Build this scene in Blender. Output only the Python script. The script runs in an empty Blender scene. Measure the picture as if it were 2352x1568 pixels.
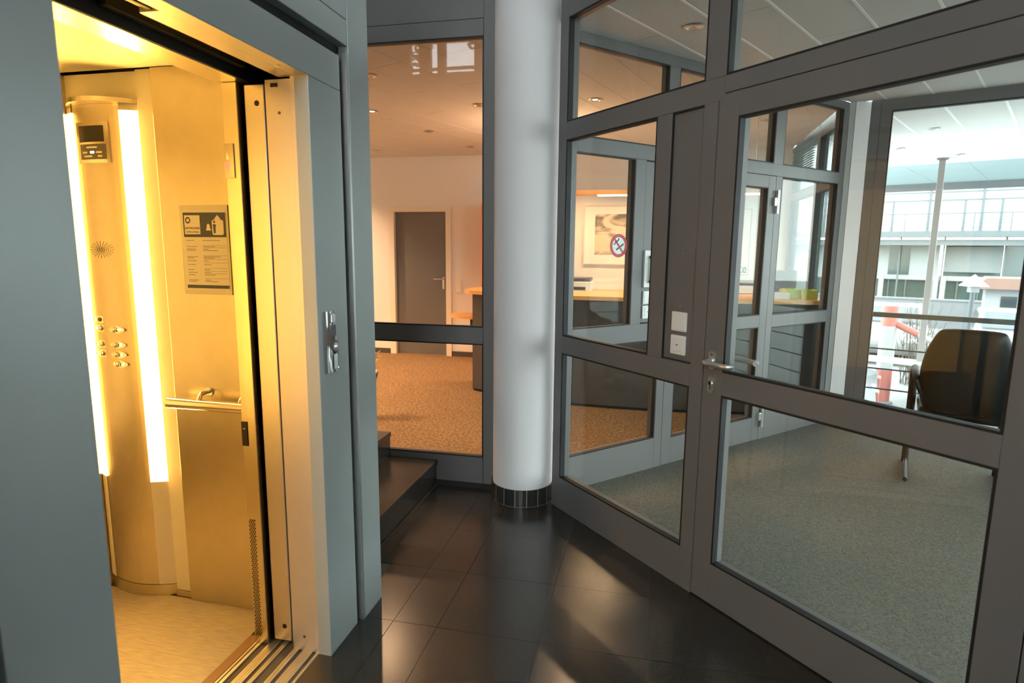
import bpy, bmesh, math, random
from mathutils import Vector, Matrix
random.seed(7)
S = bpy.context.scene
COL = S.collection
# ------------------------------------------------------------------ camera, world, exposure
pitch, roll, yaw, FPX, EYE = 0.154105, 0.0092885, 0.2214279, 1378.6, 1.45
def _rz(v):
    x, y, z = v
    return Vector((x*math.cos(-yaw)+y*math.sin(-yaw), -x*math.sin(-yaw)+y*math.cos(-yaw), z))
ex, up0, fw = Vector((1, 0, 0)), Vector((0, math.sin(pitch), math.cos(pitch))), Vector((0, math.cos(pitch), -math.sin(pitch)))
Rv = _rz(math.cos(roll)*ex+math.sin(roll)*up0); Uv = _rz(-math.sin(roll)*ex+math.cos(roll)*up0); Fv = _rz(fw)
cd = bpy.data.cameras.new('camera'); cam = bpy.data.objects.new('camera', cd); COL.objects.link(cam)
cd.sensor_width = 36; cd.lens = 36*FPX/2352; cd.clip_start = 0.05; cd.clip_end = 300
cam.matrix_world = Matrix(((Rv.x, Uv.x, -Fv.x, 0), (Rv.y, Uv.y, -Fv.y, 0), (Rv.z, Uv.z, -Fv.z, EYE), (0, 0, 0, 1)))
cd.dof.use_dof = True; cd.dof.focus_distance = 3.2; cd.dof.aperture_fstop = 3.2
S.camera = cam
vs = S.view_settings; vs.view_transform = 'Standard'; vs.look = 'None'; vs.gamma = 1.0; vs.exposure = 0.0; vs.use_curve_mapping = False
w = bpy.data.worlds.new('overcast_sky'); S.world = w; w.use_nodes = True
nt = w.node_tree; bg = nt.nodes['Background']
tc = nt.nodes.new('ShaderNodeTexCoord'); sx = nt.nodes.new('ShaderNodeSeparateXYZ'); cr = nt.nodes.new('ShaderNodeValToRGB')
nt.links.new(tc.outputs['Generated'], sx.inputs[0]); nt.links.new(sx.outputs['Z'], cr.inputs[0])
cr.color_ramp.elements[0].position = 0.0; cr.color_ramp.elements[0].color = (0.95, 0.975, 1.0, 1)
cr.color_ramp.elements[1].position = 1.0; cr.color_ramp.elements[1].color = (0.90, 0.955, 1.0, 1)
nt.links.new(cr.outputs[0], bg.inputs[0]); bg.inputs[1].default_value = 11.0
cy = S.cycles
cy.use_denoising = True; cy.max_bounces = 12; cy.diffuse_bounces = 5; cy.glossy_bounces = 5; cy.transmission_bounces = 8; cy.transparent_max_bounces = 24
cy.sample_clamp_indirect = 6.0; cy.caustics_reflective = False; cy.caustics_refractive = False; cy.blur_glossy = 0.5
def lamp(name, kind, loc, power, col, parent=None, **k):
    d = bpy.data.lights.new(name, kind); d.energy = power; d.color = col
    for a, b in k.items(): setattr(d, a, b)
    o = bpy.data.objects.new(name, d); COL.objects.link(o); o.location = loc
    if parent: o.parent = parent; o.location = Vector(loc)-parent.location
    return o
def portal(name, c, u, v, lu, lv):      # sky portal in a window opening, shining along u x v
    d = bpy.data.lights.new(name, 'AREA'); d.shape = 'RECTANGLE'; d.size = lu; d.size_y = lv; d.cycles.is_portal = True
    o = bpy.data.objects.new(name, d); COL.objects.link(o)
    u = Vector(u).normalized(); v = Vector(v).normalized(); z = u.cross(v)
    o.matrix_world = Matrix(((u.x, v.x, z.x, c[0]), (u.y, v.y, z.y, c[1]), (u.z, v.z, z.z, c[2]), (0, 0, 0, 1)))
HALOGEN = (1.0, 0.56, 0.31)
# ------------------------------------------------------------------ frames of reference
class Fr:
    def __init__(s, o, u, n=None):
        s.o = Vector(o); s.u = Vector(u).normalized(); s.n = Vector(n).normalized() if n else Vector((-s.u.y, s.u.x, 0))
    def p(s, u, n, z): return s.o+s.u*u+s.n*n+Vector((0, 0, z))
WLD = Fr((0, 0, 0), (1, 0, 0), (0, 1, 0))
FD = Fr((0.231, 2.486, 0), (-0.6893, 0.7245, 0), (0.7245, 0.6893, 0))     # door wall: u away from the camera, n into the office
FW = Fr((-0.316, 3.552, 0), (0.692, 0.722, 0))                             # glazed wall office / reception, n into the reception
FG = Fr((1.652, 5.437, 0), (0.923, -0.386, 0))                             # window wall, n outwards
FP = Fr((0, 3.37, 0), (1, 0, 0), (0, 1, 0))                                # partition landing / reception
FX = Fr((-1.049, 0, 0), (0, 1, 0), (-1, 0, 0))                             # lift front, n into the shaft
FB = Fr((14.768, 36.817, 0), (0.923, -0.386, 0))                           # office block across the yard
# ------------------------------------------------------------------ mesh builder
class MB:
    def __init__(s): s.v = []; s.f = []; s.sm = []
    def add(s, vs, fs, smooth=False):
        b = len(s.v); s.v += [Vector(v) for v in vs]; s.f += [[i+b for i in f] for f in fs]; s.sm += [smooth]*len(fs); return s
    def box(s, fr, u0, u1, n0, n1, z0, z1, bev=0.0):
        if u0 > u1: u0, u1 = u1, u0
        if n0 > n1: n0, n1 = n1, n0
        if bev <= 0:
            c = [fr.p(u, n, z) for z in (z0, z1) for u, n in ((u0, n0), (u1, n0), (u1, n1), (u0, n1))]
            f = [(3, 2, 1, 0), (4, 5, 6, 7), (0, 1, 5, 4), (1, 2, 6, 5), (2, 3, 7, 6), (3, 0, 4, 7)]
            if fr.u.cross(fr.n).z < 0: f = [g[::-1] for g in f]
            return s.add(c, f)
        bm = bmesh.new(); m = bmesh.ops.create_cube(bm, size=1)
        for v in bm.verts: v.co = Vector(((u0+u1)/2+v.co.x*(u1-u0), (n0+n1)/2+v.co.y*(n1-n0), (z0+z1)/2+v.co.z*(z1-z0)))
        bmesh.ops.bevel(bm, geom=bm.edges[:], offset=bev, segments=2, affect='EDGES', profile=0.5)
        flip = fr.u.cross(fr.n).z < 0
        vs = [fr.p(*v.co) for v in bm.verts]; fs = [[v.index for v in f.verts] for f in bm.faces]
        if flip: fs = [f[::-1] for f in fs]
        bm.free(); return s.add(vs, fs)
    def prism(s, pts, d):                # closed outline of 3-D points extruded by the vector d
        d = Vector(d); n = len(pts); a = [Vector(p) for p in pts]; b = [p+d for p in a]
        nrm = Vector((0, 0, 0))
        for i in range(n): nrm += a[i].cross(a[(i+1) % n])
        fs = [list(range(n))[::-1], list(range(n, 2*n))]+[(i, (i+1) % n, n+(i+1) % n, n+i) for i in range(n)]
        if nrm.dot(d) < 0: fs = [f[::-1] for f in fs]
        return s.add(a+b, fs)
    def tube(s, pts, r, seg=12, cap=True):
        pts = [Vector(p) for p in pts]; n = len(pts); rs = r if isinstance(r, (list, tuple)) else [r]*n
        t0 = (pts[1]-pts[0]).normalized(); ref = Vector((0, 0, 1)) if abs(t0.z) < 0.9 else Vector((1, 0, 0))
        x = t0.cross(ref).normalized(); vs = []
        for i, p in enumerate(pts):
            t = ((pts[min(i+1, n-1)]-p).normalized()+(p-pts[max(i-1, 0)]).normalized()).normalized() if 0 < i < n-1 else (pts[min(i+1, n-1)]-pts[max(i-1, 0)]).normalized()
            x = (x-t*x.dot(t)).normalized(); y = t.cross(x)
            vs += [p+(x*math.cos(a)+y*math.sin(a))*rs[i] for a in (2*math.pi*k/seg for k in range(seg))]
        fs = [(i*seg+k, i*seg+(k+1) % seg, (i+1)*seg+(k+1) % seg, (i+1)*seg+k) for i in range(n-1) for k in range(seg)]
        s.add(vs, fs, True)
        if cap: s.add(vs[:seg], [list(range(seg))[::-1]]); s.add(vs[-seg:], [list(range(seg))])
        return s
    def lathe(s, c, prof, axis=(0, 0, 1), seg=24, smooth=True):   # prof: (radius, height along axis)
        ax = Vector(axis).normalized(); ref = Vector((1, 0, 0)) if abs(ax.x) < 0.9 else Vector((0, 1, 0))
        x = (ref-ax*ref.dot(ax)).normalized(); y = ax.cross(x); c = Vector(c); vs = []
        for r, h in prof: vs += [c+ax*h+(x*math.cos(a)+y*math.sin(a))*r for a in (2*math.pi*k/seg for k in range(seg))]
        fs = [(i*seg+k, i*seg+(k+1) % seg, (i+1)*seg+(k+1) % seg, (i+1)*seg+k) for i in range(len(prof)-1) for k in range(seg)]
        s.add(vs, fs, smooth)
        if prof[0][0] > 1e-4: s.add(vs[:seg], [list(range(seg))[::-1]])
        if prof[-1][0] > 1e-4: s.add(vs[-seg:], [list(range(seg))])
        return s
    def disc(s, c, r, axis, th, seg=24): return s.lathe(c, [(r, 0), (r, th)], axis, seg, False)
    def sphere(s, c, r, seg=12, rings=8, sc=(1, 1, 1)):
        c = Vector(c); vs = []
        for i in range(rings+1):
            a = math.pi*i/rings
            for k in range(seg):
                b = 2*math.pi*k/seg; vs.append(c+Vector((r*sc[0]*math.sin(a)*math.cos(b), r*sc[1]*math.sin(a)*math.sin(b), r*sc[2]*math.cos(a))))
        return s.add(vs, [(i*seg+k, (i+1)*seg+k, (i+1)*seg+(k+1) % seg, i*seg+(k+1) % seg) for i in range(rings) for k in range(seg)], True)
    def mesh(s, name, mat, org=Vector((0, 0, 0))):
        me = bpy.data.meshes.new(name); me.from_pydata([v-org for v in s.v], [], s.f)
        me.polygons.foreach_set('use_smooth', s.sm); me.materials.append(mat); me.update(); return me
    def build(s, name, mat, parent=None, label=None, kind=None):
        o = bpy.data.objects.new(name, s.mesh(name, mat, root_of(parent) if parent else Vector((0, 0, 0)))); COL.objects.link(o)
        if parent: o.parent = parent
        if label: o['label'] = label
        if kind: o['kind'] = kind
        return o
def root_of(o):
    while o.parent: o = o.parent
    return o.location.copy()
def tag(o, label, cat, group=None, kind=None):
    o['label'] = label; o['category'] = cat
    if group: o['group'] = group
    if kind: o['kind'] = kind
    return o
def thing(name, label, cat, loc=(0, 0, 0), group=None, kind=None):
    o = bpy.data.objects.new(name, None); o.empty_display_size = 0.1; COL.objects.link(o); o.location = loc
    return tag(o, label, cat, group, kind)
def struct(name, loc=(0, 0, 0), label=None):
    o = bpy.data.objects.new(name, None); o.empty_display_size = 0.1; COL.objects.link(o); o.location = loc; o['kind'] = 'structure'
    if label: o['label'] = label
    return o
def sbox(name, mat, fr, *a, label=None, **k):
    o = MB().box(fr, *a, **k).build(name, mat); o['kind'] = 'structure'
    if label: o['label'] = label
    return o
def part(name, mat, parent, fr, *a, **k): return MB().box(fr, *a, **k).build(name, mat, parent)
def copy_tree(o, parent=None):
    c = o.copy(); COL.objects.link(c)
    if parent: c.parent = parent
    for ch in list(o.children): copy_tree(ch, c)
    return c
def clip(poly, planes):                   # planes: (point, inward normal) in 2-D
    for (px, py), (nx, ny) in planes:
        out = []
        for i, a in enumerate(poly):
            b = poly[(i+1) % len(poly)]; da = (a[0]-px)*nx+(a[1]-py)*ny; db = (b[0]-px)*nx+(b[1]-py)*ny
            if da >= 0: out.append(a)
            if da*db < 0: t = da/(da-db); out.append((a[0]+(b[0]-a[0])*t, a[1]+(b[1]-a[1])*t))
        poly = out
        if len(poly) < 3: return []
    return poly
def area(p): return abs(sum(p[i][0]*p[(i+1) % len(p)][1]-p[(i+1) % len(p)][0]*p[i][1] for i in range(len(p))))/2
def slab(poly, z0, z1): return MB().prism([(x, y, z0) for x, y in poly], (0, 0, z1-z0))
_fc = None
def text(name, s, size, fr_o, u, v, mat, parent=None, align='CENTER', ex_=0.0004, scx=1.0):
    c = bpy.data.curves.new('t', 'FONT'); c.body = s; c.size = size; c.align_x = align; c.align_y = 'CENTER'; c.extrude = ex_; c.resolution_u = 3
    to = bpy.data.objects.new('t', c); COL.objects.link(to); dg = bpy.context.evaluated_depsgraph_get(); dg.update()
    me = bpy.data.meshes.new_from_object(to.evaluated_get(dg)); bpy.data.objects.remove(to)
    u = Vector(u).normalized()*scx; v = Vector(v).normalized(); n = u.normalized().cross(v); o0 = Vector(fr_o)
    org = root_of(parent) if parent else Vector((0, 0, 0))
    for q in me.vertices: q.co = o0+u*q.co.x+v*q.co.y+n*q.co.z-org
    me.materials.clear(); me.materials.append(mat); me.name = name
    o = bpy.data.objects.new(name, me); COL.objects.link(o)
    if parent: o.parent = parent
    return o
# ------------------------------------------------------------------ materials
def mat(name, col, rough=0.5, metal=0.0, spec=0.5, noise=None, bump=None, emit=None, coat=0.0, mottled=None):
    m = bpy.data.materials.new(name); m.use_nodes = True; t = m.node_tree; b = t.nodes['Principled BSDF']
    b.inputs['Base Color'].default_value = (*col, 1); b.inputs['Roughness'].default_value = rough; b.inputs['Metallic'].default_value = metal
    b.inputs['Specular IOR Level'].default_value = spec; b.inputs['Coat Weight'].default_value = coat
    if emit: b.inputs['Emission Color'].default_value = (*emit[0], 1); b.inputs['Emission Strength'].default_value = emit[1]
    if noise or bump:
        tcn = t.nodes.new('ShaderNodeTexCoord'); mp = t.nodes.new('ShaderNodeMapping'); t.links.new(tcn.outputs['Object'], mp.inputs[0])
        if noise:                       # (scale, col2, contrast, stretch)
            n = t.nodes.new('ShaderNodeTexNoise'); n.inputs['Scale'].default_value = noise[0]; n.inputs['Detail'].default_value = 4
            mp.inputs['Scale'].default_value = noise[3] if len(noise) > 3 else (1, 1, 1)
            t.links.new(mp.outputs[0], n.inputs[0]); r = t.nodes.new('ShaderNodeValToRGB'); c = noise[2]
            r.color_ramp.elements[0].position = 0.5-c; r.color_ramp.elements[1].position = 0.5+c
            r.color_ramp.elements[0].color = (*noise[1], 1); r.color_ramp.elements[1].color = (*col, 1)
            t.links.new(n.outputs[0], r.inputs[0]); t.links.new(r.outputs[0], b.inputs['Base Color'])
        if bump:                        # (scale, strength, stretch)
            n2 = t.nodes.new('ShaderNodeTexNoise'); n2.inputs['Scale'].default_value = bump[0]; n2.inputs['Detail'].default_value = 3
            mp2 = t.nodes.new('ShaderNodeMapping'); t.links.new(tcn.outputs['Object'], mp2.inputs[0])
            mp2.inputs['Scale'].default_value = bump[2] if len(bump) > 2 else (1, 1, 1); t.links.new(mp2.outputs[0], n2.inputs[0])
            bp = t.nodes.new('ShaderNodeBump'); bp.inputs['Strength'].default_value = bump[1]; bp.inputs['Distance'].default_value = 0.004
            t.links.new(n2.outputs[0], bp.inputs['Height']); t.links.new(bp.outputs[0], b.inputs['Normal'])
    return m
def glass_mat(name, tint, f0=0.024, gmul=1.0):
    m = bpy.data.materials.new(name); m.use_nodes = True; t = m.node_tree; t.nodes.clear()
    o = t.nodes.new('ShaderNodeOutputMaterial'); mx = t.nodes.new('ShaderNodeMixShader'); tr = t.nodes.new('ShaderNodeBsdfTransparent'); gl = t.nodes.new('ShaderNodeBsdfGlossy')
    tr.inputs[0].default_value = (*tint, 1); gl.inputs['Roughness'].default_value = 0.0
    ge = t.nodes.new('ShaderNodeNewGeometry'); dt = t.nodes.new('ShaderNodeVectorMath'); dt.operation = 'DOT_PRODUCT'
    t.links.new(ge.outputs['Incoming'], dt.inputs[0]); t.links.new(ge.outputs['Normal'], dt.inputs[1])
    def mth(op, a, bv):
        n = t.nodes.new('ShaderNodeMath'); n.operation = op
        for i, q in enumerate((a, bv)):
            if q is None: continue
            if isinstance(q, (int, float)): n.inputs[i].default_value = q
            else: t.links.new(q, n.inputs[i])
        return n.outputs[0]
    c = mth('ABSOLUTE', dt.outputs['Value'], None); k = mth('SUBTRACT', 1.0, c); k5 = mth('POWER', k, 5.0)
    fac = mth('ADD', mth('MULTIPLY', k5, 1-f0), f0)
    t.links.new(fac, mx.inputs[0]); t.links.new(tr.outputs[0], mx.inputs[1]); t.links.new(gl.outputs[0], mx.inputs[2]); t.links.new(mx.outputs[0], o.inputs[0])
    return m
M = {}
M['frame'] = mat('grey_powder_coat', (0.145, 0.138, 0.134), 0.42, 0.0, 0.5, bump=(900, 0.05))
M['frame_in'] = mat('grey_powder_coat_office_side', (0.145, 0.138, 0.134), 0.42, 0.0, 0.5, bump=(900, 0.05))
M['gasket'] = mat('black_rubber', (0.006, 0.006, 0.007), 0.6)
M['gap'] = mat('shadow_gap_black', (0.01, 0.01, 0.011), 0.8)
M['glass'] = glass_mat('clear_float_glass', (0.95, 0.985, 0.972))
M['steel'] = mat('blue_grey_coated_steel', (0.38, 0.415, 0.405), 0.40, 0.12, 0.4, noise=(3, (0.36, 0.39, 0.38), 0.3), bump=(500, 0.03))
M['car_steel'] = mat('brushed_stainless', (0.60, 0.54, 0.42), 0.30, 1.0, 0.5, noise=(14, (0.53, 0.47, 0.35), 0.35), bump=(60, 0.05, (1, 1, 0.05)))
M['reveal'] = mat('stainless_reveal', (0.58, 0.54, 0.49), 0.42, 0.6, 0.5, noise=(7, (0.52, 0.48, 0.43), 0.4, (1, 1, 0.3)))
M['door_steel'] = mat('stainless_door', (0.55, 0.51, 0.46), 0.36, 0.8, 0.5, noise=(8, (0.5, 0.46, 0.41), 0.4, (1, 1, 0.3)))
M['panel_steel'] = mat('control_panel_stainless', (0.60, 0.54, 0.44), 0.36, 0.9, 0.5, noise=(20, (0.53, 0.47, 0.37), 0.4), bump=(200, 0.03))
M['chrome'] = mat('polished_chrome', (0.82, 0.83, 0.84), 0.06, 1.0)
M['brass_rail'] = mat('polished_stainless', (0.82, 0.78, 0.70), 0.14, 1.0)
M['satin'] = mat('satin_aluminium', (0.68, 0.67, 0.64), 0.32, 0.9)
M['alu_dark'] = mat('dark_aluminium', (0.10, 0.10, 0.10), 0.45, 0.6)
M['cream'] = mat('cream_laminate', (0.80, 0.75, 0.63), 0.45)
M['diff'] = mat('opal_diffuser_lit', (0.8, 0.8, 0.75), 0.4, emit=((1.0, 0.53, 0.10), 82.0))
M['diff_added'] = mat('opal_diffuser_added', (0.8, 0.8, 0.75), 0.4, emit=((1.0, 0.52, 0.09), 24.0))
M['bounce_glow'] = mat('rear_bounce_glow', (0.8, 0.8, 0.75), 0.4, emit=((1.0, 0.52, 0.10), 0.85))
M['diff_off'] = mat('opal_diffuser_unlit', (0.78, 0.72, 0.66), 0.4)
M['vinyl'] = mat('speckled_beige_vinyl', (0.50, 0.43, 0.35), 0.42, noise=(46, (0.37, 0.31, 0.24), 0.22, (0.35, 2.4, 1)))
M['black'] = mat('black_plastic', (0.012, 0.012, 0.012), 0.55, 0.0, 0.3)
M['blueblack'] = mat('dark_blue_steel', (0.012, 0.03, 0.06), 0.5, 0.3)
M['granite'] = mat('polished_black_granite', (0.028, 0.0265, 0.024), 0.23, 0.0, 0.62, noise=(420, (0.06, 0.057, 0.052), 0.10))
_t = M['granite'].node_tree; _r = [n for n in _t.nodes if n.type == 'VALTORGB'][0]; _r.color_ramp.elements[0].position = 0.26; _r.color_ramp.elements[1].position = 0.40
M['grout'] = mat('grey_grout', (0.11, 0.10, 0.09), 0.8)
M['grout_light'] = mat('light_grout', (0.35, 0.33, 0.30), 0.8)
M['plaster'] = mat('white_painted_plaster', (0.80, 0.775, 0.775), 0.6, bump=(160, 0.06))
M['wall'] = mat('white_wall_paint', (0.80, 0.78, 0.74), 0.7, bump=(120, 0.04))
M['atrium'] = mat('pale_atrium_wall', (0.80, 0.81, 0.82), 0.8)
M['ceil'] = mat('mineral_ceiling_plank', (0.66, 0.67, 0.65), 0.8, noise=(300, (0.60, 0.61, 0.59), 0.2))
M['joint'] = mat('white_ceiling_rail', (0.88, 0.89, 0.89), 0.5)
M['carpet'] = mat('grey_green_carpet', (0.215, 0.205, 0.175), 0.95, spec=0.1, noise=(110, (0.095, 0.092, 0.078), 0.26), bump=(150, 0.6))
M['carpet2'] = mat('beige_brown_carpet', (0.33, 0.21, 0.11), 0.95, spec=0.1, noise=(50, (0.14, 0.085, 0.04), 0.16), bump=(150, 0.6))
M['doorgrey'] = mat('grey_door_paint', (0.145, 0.14, 0.135), 0.5)
M['white'] = mat('white_plastic', (0.80, 0.79, 0.76), 0.35)
M['wood'] = mat('orange_beech_veneer', (0.82, 0.42, 0.13), 0.3, noise=(6, (0.72, 0.34, 0.09), 0.3, (1, 8, 1)))
M['orange'] = mat('orange_lacquer', (0.85, 0.23, 0.03), 0.3)
M['counter'] = mat('dark_counter_laminate', (0.075, 0.062, 0.055), 0.4)
M['leather'] = mat('black_leather', (0.010, 0.010, 0.010), 0.42, 0.0, 0.3)
M['hal'] = mat('halogen_glow', (1, 0.9, 0.7), 0.5, emit=((1.0, 0.72, 0.42), 16.0))
M['bulb_off'] = mat('grey_reflector', (0.25, 0.25, 0.25), 0.2, 0.8)
M['paper'] = mat('white_paper', (0.86, 0.82, 0.74), 0.6)
M['navy'] = mat('navy_print', (0.022, 0.035, 0.075), 0.5)
M['ink'] = mat('grey_ink', (0.11, 0.10, 0.10), 0.6)
M['red'] = mat('red_sticker', (0.50, 0.05, 0.06), 0.5)
M['red_glow'] = mat('red_indicator', (0.6, 0.05, 0.05), 0.4, emit=((1.0, 0.07, 0.08), 4.0))
M['white_glow'] = mat('white_indicator', (0.8, 0.8, 0.8), 0.4, emit=((1.0, 0.95, 0.75), 2.5))
M['sticker'] = mat('white_sticker', (0.72, 0.76, 0.76), 0.5)
M['lime'] = mat('lime_plastic', (0.55, 0.72, 0.05), 0.35)
M['tile_roof'] = mat('brown_orange_roof', (0.11, 0.055, 0.038), 0.7)
M['trim_brown'] = mat('brown_trim', (0.26, 0.14, 0.07), 0.5)
M['satin_grey'] = mat('light_grey_paint', (0.42, 0.43, 0.42), 0.6)
M['atrium_grey'] = mat('grey_atrium_wall', (0.30, 0.30, 0.30), 0.8)
M['lime_leaf'] = mat('yellow_green_leaf', (0.35, 0.32, 0.06), 0.6)
M['yard'] = mat('pale_concrete_paving', (0.19, 0.19, 0.188), 0.9, noise=(2, (0.15, 0.15, 0.148), 0.3))
M['conc'] = mat('grey_concrete', (0.13, 0.14, 0.15), 0.8)
M['bframe'] = mat('facade_grey_metal', (0.09, 0.105, 0.115), 0.5, 0.2)
M['bglass'] = mat('facade_bright_glass', (0.34, 0.37, 0.39), 0.12, 0.2, 0.8)
M['bdark'] = mat('facade_dark_glass', (0.035, 0.06, 0.06), 0.1, 0.0, 0.6)
M['bwhite'] = mat('white_render', (0.26, 0.27, 0.28), 0.7)
M['soffit'] = mat('blue_grey_soffit', (0.30, 0.40, 0.42), 0.7)
M['rw_red'] = mat('barrier_red', (0.34, 0.105, 0.085), 0.4)
M['rw_white'] = mat('barrier_white', (0.30, 0.30, 0.30), 0.4)
M['carwhite'] = mat('white_car_paint', (0.17, 0.18, 0.19), 0.2, 0.0, 0.5, coat=0.5)
M['cargrey'] = mat('silver_car_paint', (0.08, 0.09, 0.10), 0.25, 0.5, 0.5, coat=0.5)
M['carglass'] = mat('car_window', (0.03, 0.04, 0.045), 0.08)
M['tyre'] = mat('tyre_rubber', (0.02, 0.02, 0.02), 0.8)
M['leaf'] = mat('leaf_green', (0.07, 0.13, 0.035), 0.7)
M['grass'] = mat('lawn', (0.09, 0.16, 0.045), 0.9, noise=(4, (0.06, 0.11, 0.03), 0.3))
M['twig'] = mat('bare_twig', (0.10, 0.085, 0.07), 0.8)
M['skin'] = mat('skin', (0.58, 0.36, 0.27), 0.5)
M['jacket'] = mat('dark_jacket', (0.025, 0.024, 0.026), 0.8)
M['hair'] = mat('short_brown_hair', (0.06, 0.04, 0.025), 0.6)
M['sill'] = mat('sill_aluminium', (0.55, 0.53, 0.50), 0.4, 0.7)
ZC = 2.615
# ================================================================== LANDING FLOOR
fl = sbox('floor', M['grout'], WLD, -6.4, 3.2, -5.9, 3.45, -0.06, -0.004)
Dplane = ((FD.p(0, 0.012, 0).x, FD.p(0, 0.012, 0).y), (-FD.n.x, -FD.n.y))
xs = [-1.222, -0.92, -0.74, -0.34, 0.06, 0.46, 0.86, 1.26, 1.66]; ys = [0.41+0.4*i for i in range(-2, 8)]+[3.372]
tile_mesh = {}
for i in range(len(xs)-1):
    for j in range(len(ys)-1):
        g = 0.0011
        x0, x1, y0, y1 = xs[i]+g, xs[i+1]-g, ys[j]+g, ys[j+1]-g
        if x0 < -1.03 and y1 < 2.15: x0 = -1.10
        if x0 < -1.03 and y0 < 2.2 and y1 > 1.9: x0 = -1.10
        p = clip([(x0, y0), (x1, y0), (x1, y1), (x0, y1)], [Dplane])
        if p and area(p) > 0.0008: slab(p, -0.02, random.uniform(-0.0004, 0.0002)).build('tile', M['granite'], fl)
# strip of border stones along the partition and the rest of the landing behind the camera
rest = MB()
for i in range(-16, 8):
    for j in range(-15, -1):
        x0 = -0.34+0.4*i; y0 = 0.41+0.4*j-0.0
        if y0+0.4 <= ys[0]+0.001 or x0 > 1.6 or x0+0.4 < -1.25:
            if y0 > ys[0]-0.39: continue
            rest.box(WLD, x0+0.001, x0+0.399, y0+0.001, y0+0.399, -0.02, 0)
rest.build('rear_tiles', M['granite'], fl, kind='stuff')
# ================================================================== OFFICE AND RECEPTION FLOORS AND CEILINGS
def P2(v): return (v.x, v.y)
A_ = P2(FD.p(1.16, 0.05, 0)); B_ = P2(FW.p(2.66, 0, 0)); C_ = P2(FG.p(4.2, -0.0, 0)); D_ = P2(FD.p(-3.6, 0.05, 0))
office = [D_, C_, B_, A_]
recep = [(-6.0, 3.40), (-0.66, 3.40), P2(FW.p(0, 0.035, 0)), P2(FW.p(2.62, 0.035, 0)), (1.552, 7.66), (-6.0, 7.66)]
o = slab(office, -0.05, 0.004).build('floor', M['carpet']); o['kind'] = 'structure'
o = slab(recep, -0.05, 0.002).build('floor', M['carpet2']); o['kind'] = 'structure'
def inward(poly):
    cx = sum(p[0] for p in poly)/len(poly); cyy = sum(p[1] for p in poly)/len(poly); out = []
    for i, a in enumerate(poly):
        b = poly[(i+1) % len(poly)]; n = (-(b[1]-a[1]), b[0]-a[0])
        if (cx-a[0])*n[0]+(cyy-a[1])*n[1] < 0: n = (-n[0], -n[1])
        out.append((a, n))
    return out
def plank_ceiling(name, poly, ang, c0, wd, length, z, m, jm, jw=0.014):
    root = slab(poly, z+0.004, z+0.12).build(name, m); root['kind'] = 'structure'
    pl = inward(poly); d = (math.sin(ang), math.cos(ang)); q = (math.cos(ang), -math.sin(ang))
    cs = [p[0]*q[0]+p[1]*q[1] for p in poly]; ls = [p[0]*d[0]+p[1]*d[1] for p in poly]
    k0 = int((min(cs)-c0)//wd)-1; k1 = int((max(cs)-c0)//wd)+2
    for k in range(k0, k1):
        a0 = c0+k*wd; off = (k % 2)*length/2
        for L in range(int(min(ls)//length)-1, int(max(ls)//length)+2):
            l0 = L*length+off
            r = [(q[0]*(a0+s)+d[0]*(l0+t), q[1]*(a0+s)+d[1]*(l0+t)) for s, t in ((0.003, 0.002), (wd-0.003, 0.002), (wd-0.003, length-0.002), (0.003, length-0.002))]
            r = clip(r, pl)
            if r and area(r) > 0.004: slab(r, z-0.008, z+0.0035).build('ceiling_plank', m, root)
        r = [(q[0]*(a0+s)+d[0]*t, q[1]*(a0+s)+d[1]*t) for s, t in ((-jw/2, min(ls)-1), (jw/2, min(ls)-1), (jw/2, max(ls)+1), (-jw/2, max(ls)+1))]
        r = clip(r, pl)
        if r and area(r) > 0.001: slab(r, z-0.010, z-0.0005).build('ceiling_rail', jm, root)
    return root
plank_ceiling('ceiling', office, math.radians(30), -1.19, 0.30, 1.25, ZC+0.008, M['ceil'], M['joint'])
plank_ceiling('ceiling', recep, math.radians(18), -2.68, 0.30, 1.25, ZC+0.008, M['ceil'], M['ceil'], 0.008)
# ================================================================== WALLS OF THE ATRIUM ROUND THE LANDING
sbox('wall_left', M['atrium_grey'], WLD, -6.5, -6.4, -6.1, 3.4, -0.05, 6.8)
sbox('ceiling', M['atrium'], WLD, -6.5, 3.4, -6.2, 3.5, 6.8, 6.95)
sbox('wall_upper', M['atrium'], WLD, -6.5, -0.2, 3.39, 3.47, 3.45, 6.8)
o = MB().box(FD, -4.2, 1.1, 0.02, 0.1, 2.72, 6.8).build('wall_upper', M['atrium']); o['kind'] = 'structure'
o = MB().box(FD, -4.2, -1.18, 0.0, 0.1, -0.03, 2.72).build('wall_right', M['atrium_grey']); o['kind'] = 'structure'
sbox('wall_right', M['atrium_grey'], WLD, 3.1, 3.2, -6.1, -0.5, -0.05, 6.8)
# rear facade with window openings and a big stair window (behind the camera), added unseen to daylight the landing
rear = struct('wall_back'); yb0, yb1 = -6.12, -6.0
def rearbox(x0, x1, z0, z1): part('wall_piece', M['atrium_grey'], rear, WLD, x0, x1, yb0, yb1, z0, z1)
rearbox(-6.5, 3.2, -0.05, 1.0); rearbox(-6.5, -5.17, 1.0, 6.8); rearbox(-3.3, -1.04, 1.0, 6.8); rearbox(1.3, 3.2, 1.0, 6.8); rearbox(-1.04, 1.3, 6.3, 6.8)
rearbox(-5.17, -3.3, 1.0, 4.56); rearbox(-5.17, -3.3, 6.35, 6.8)
for x0, x1 in ((-4.97, -4.72), (-4.565, -4.39), (-3.75, -3.58)): rearbox(x0, x1, 4.56, 6.35)
for z0, z1 in ((4.70, 4.735), (4.885, 5.12), (5.19, 5.23)):
    for x0, x1 in ((-5.17, -4.97), (-4.72, -4.565), (-4.39, -3.75), (-3.58, -3.3)): rearbox(x0, x1, z0, z1)
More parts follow.
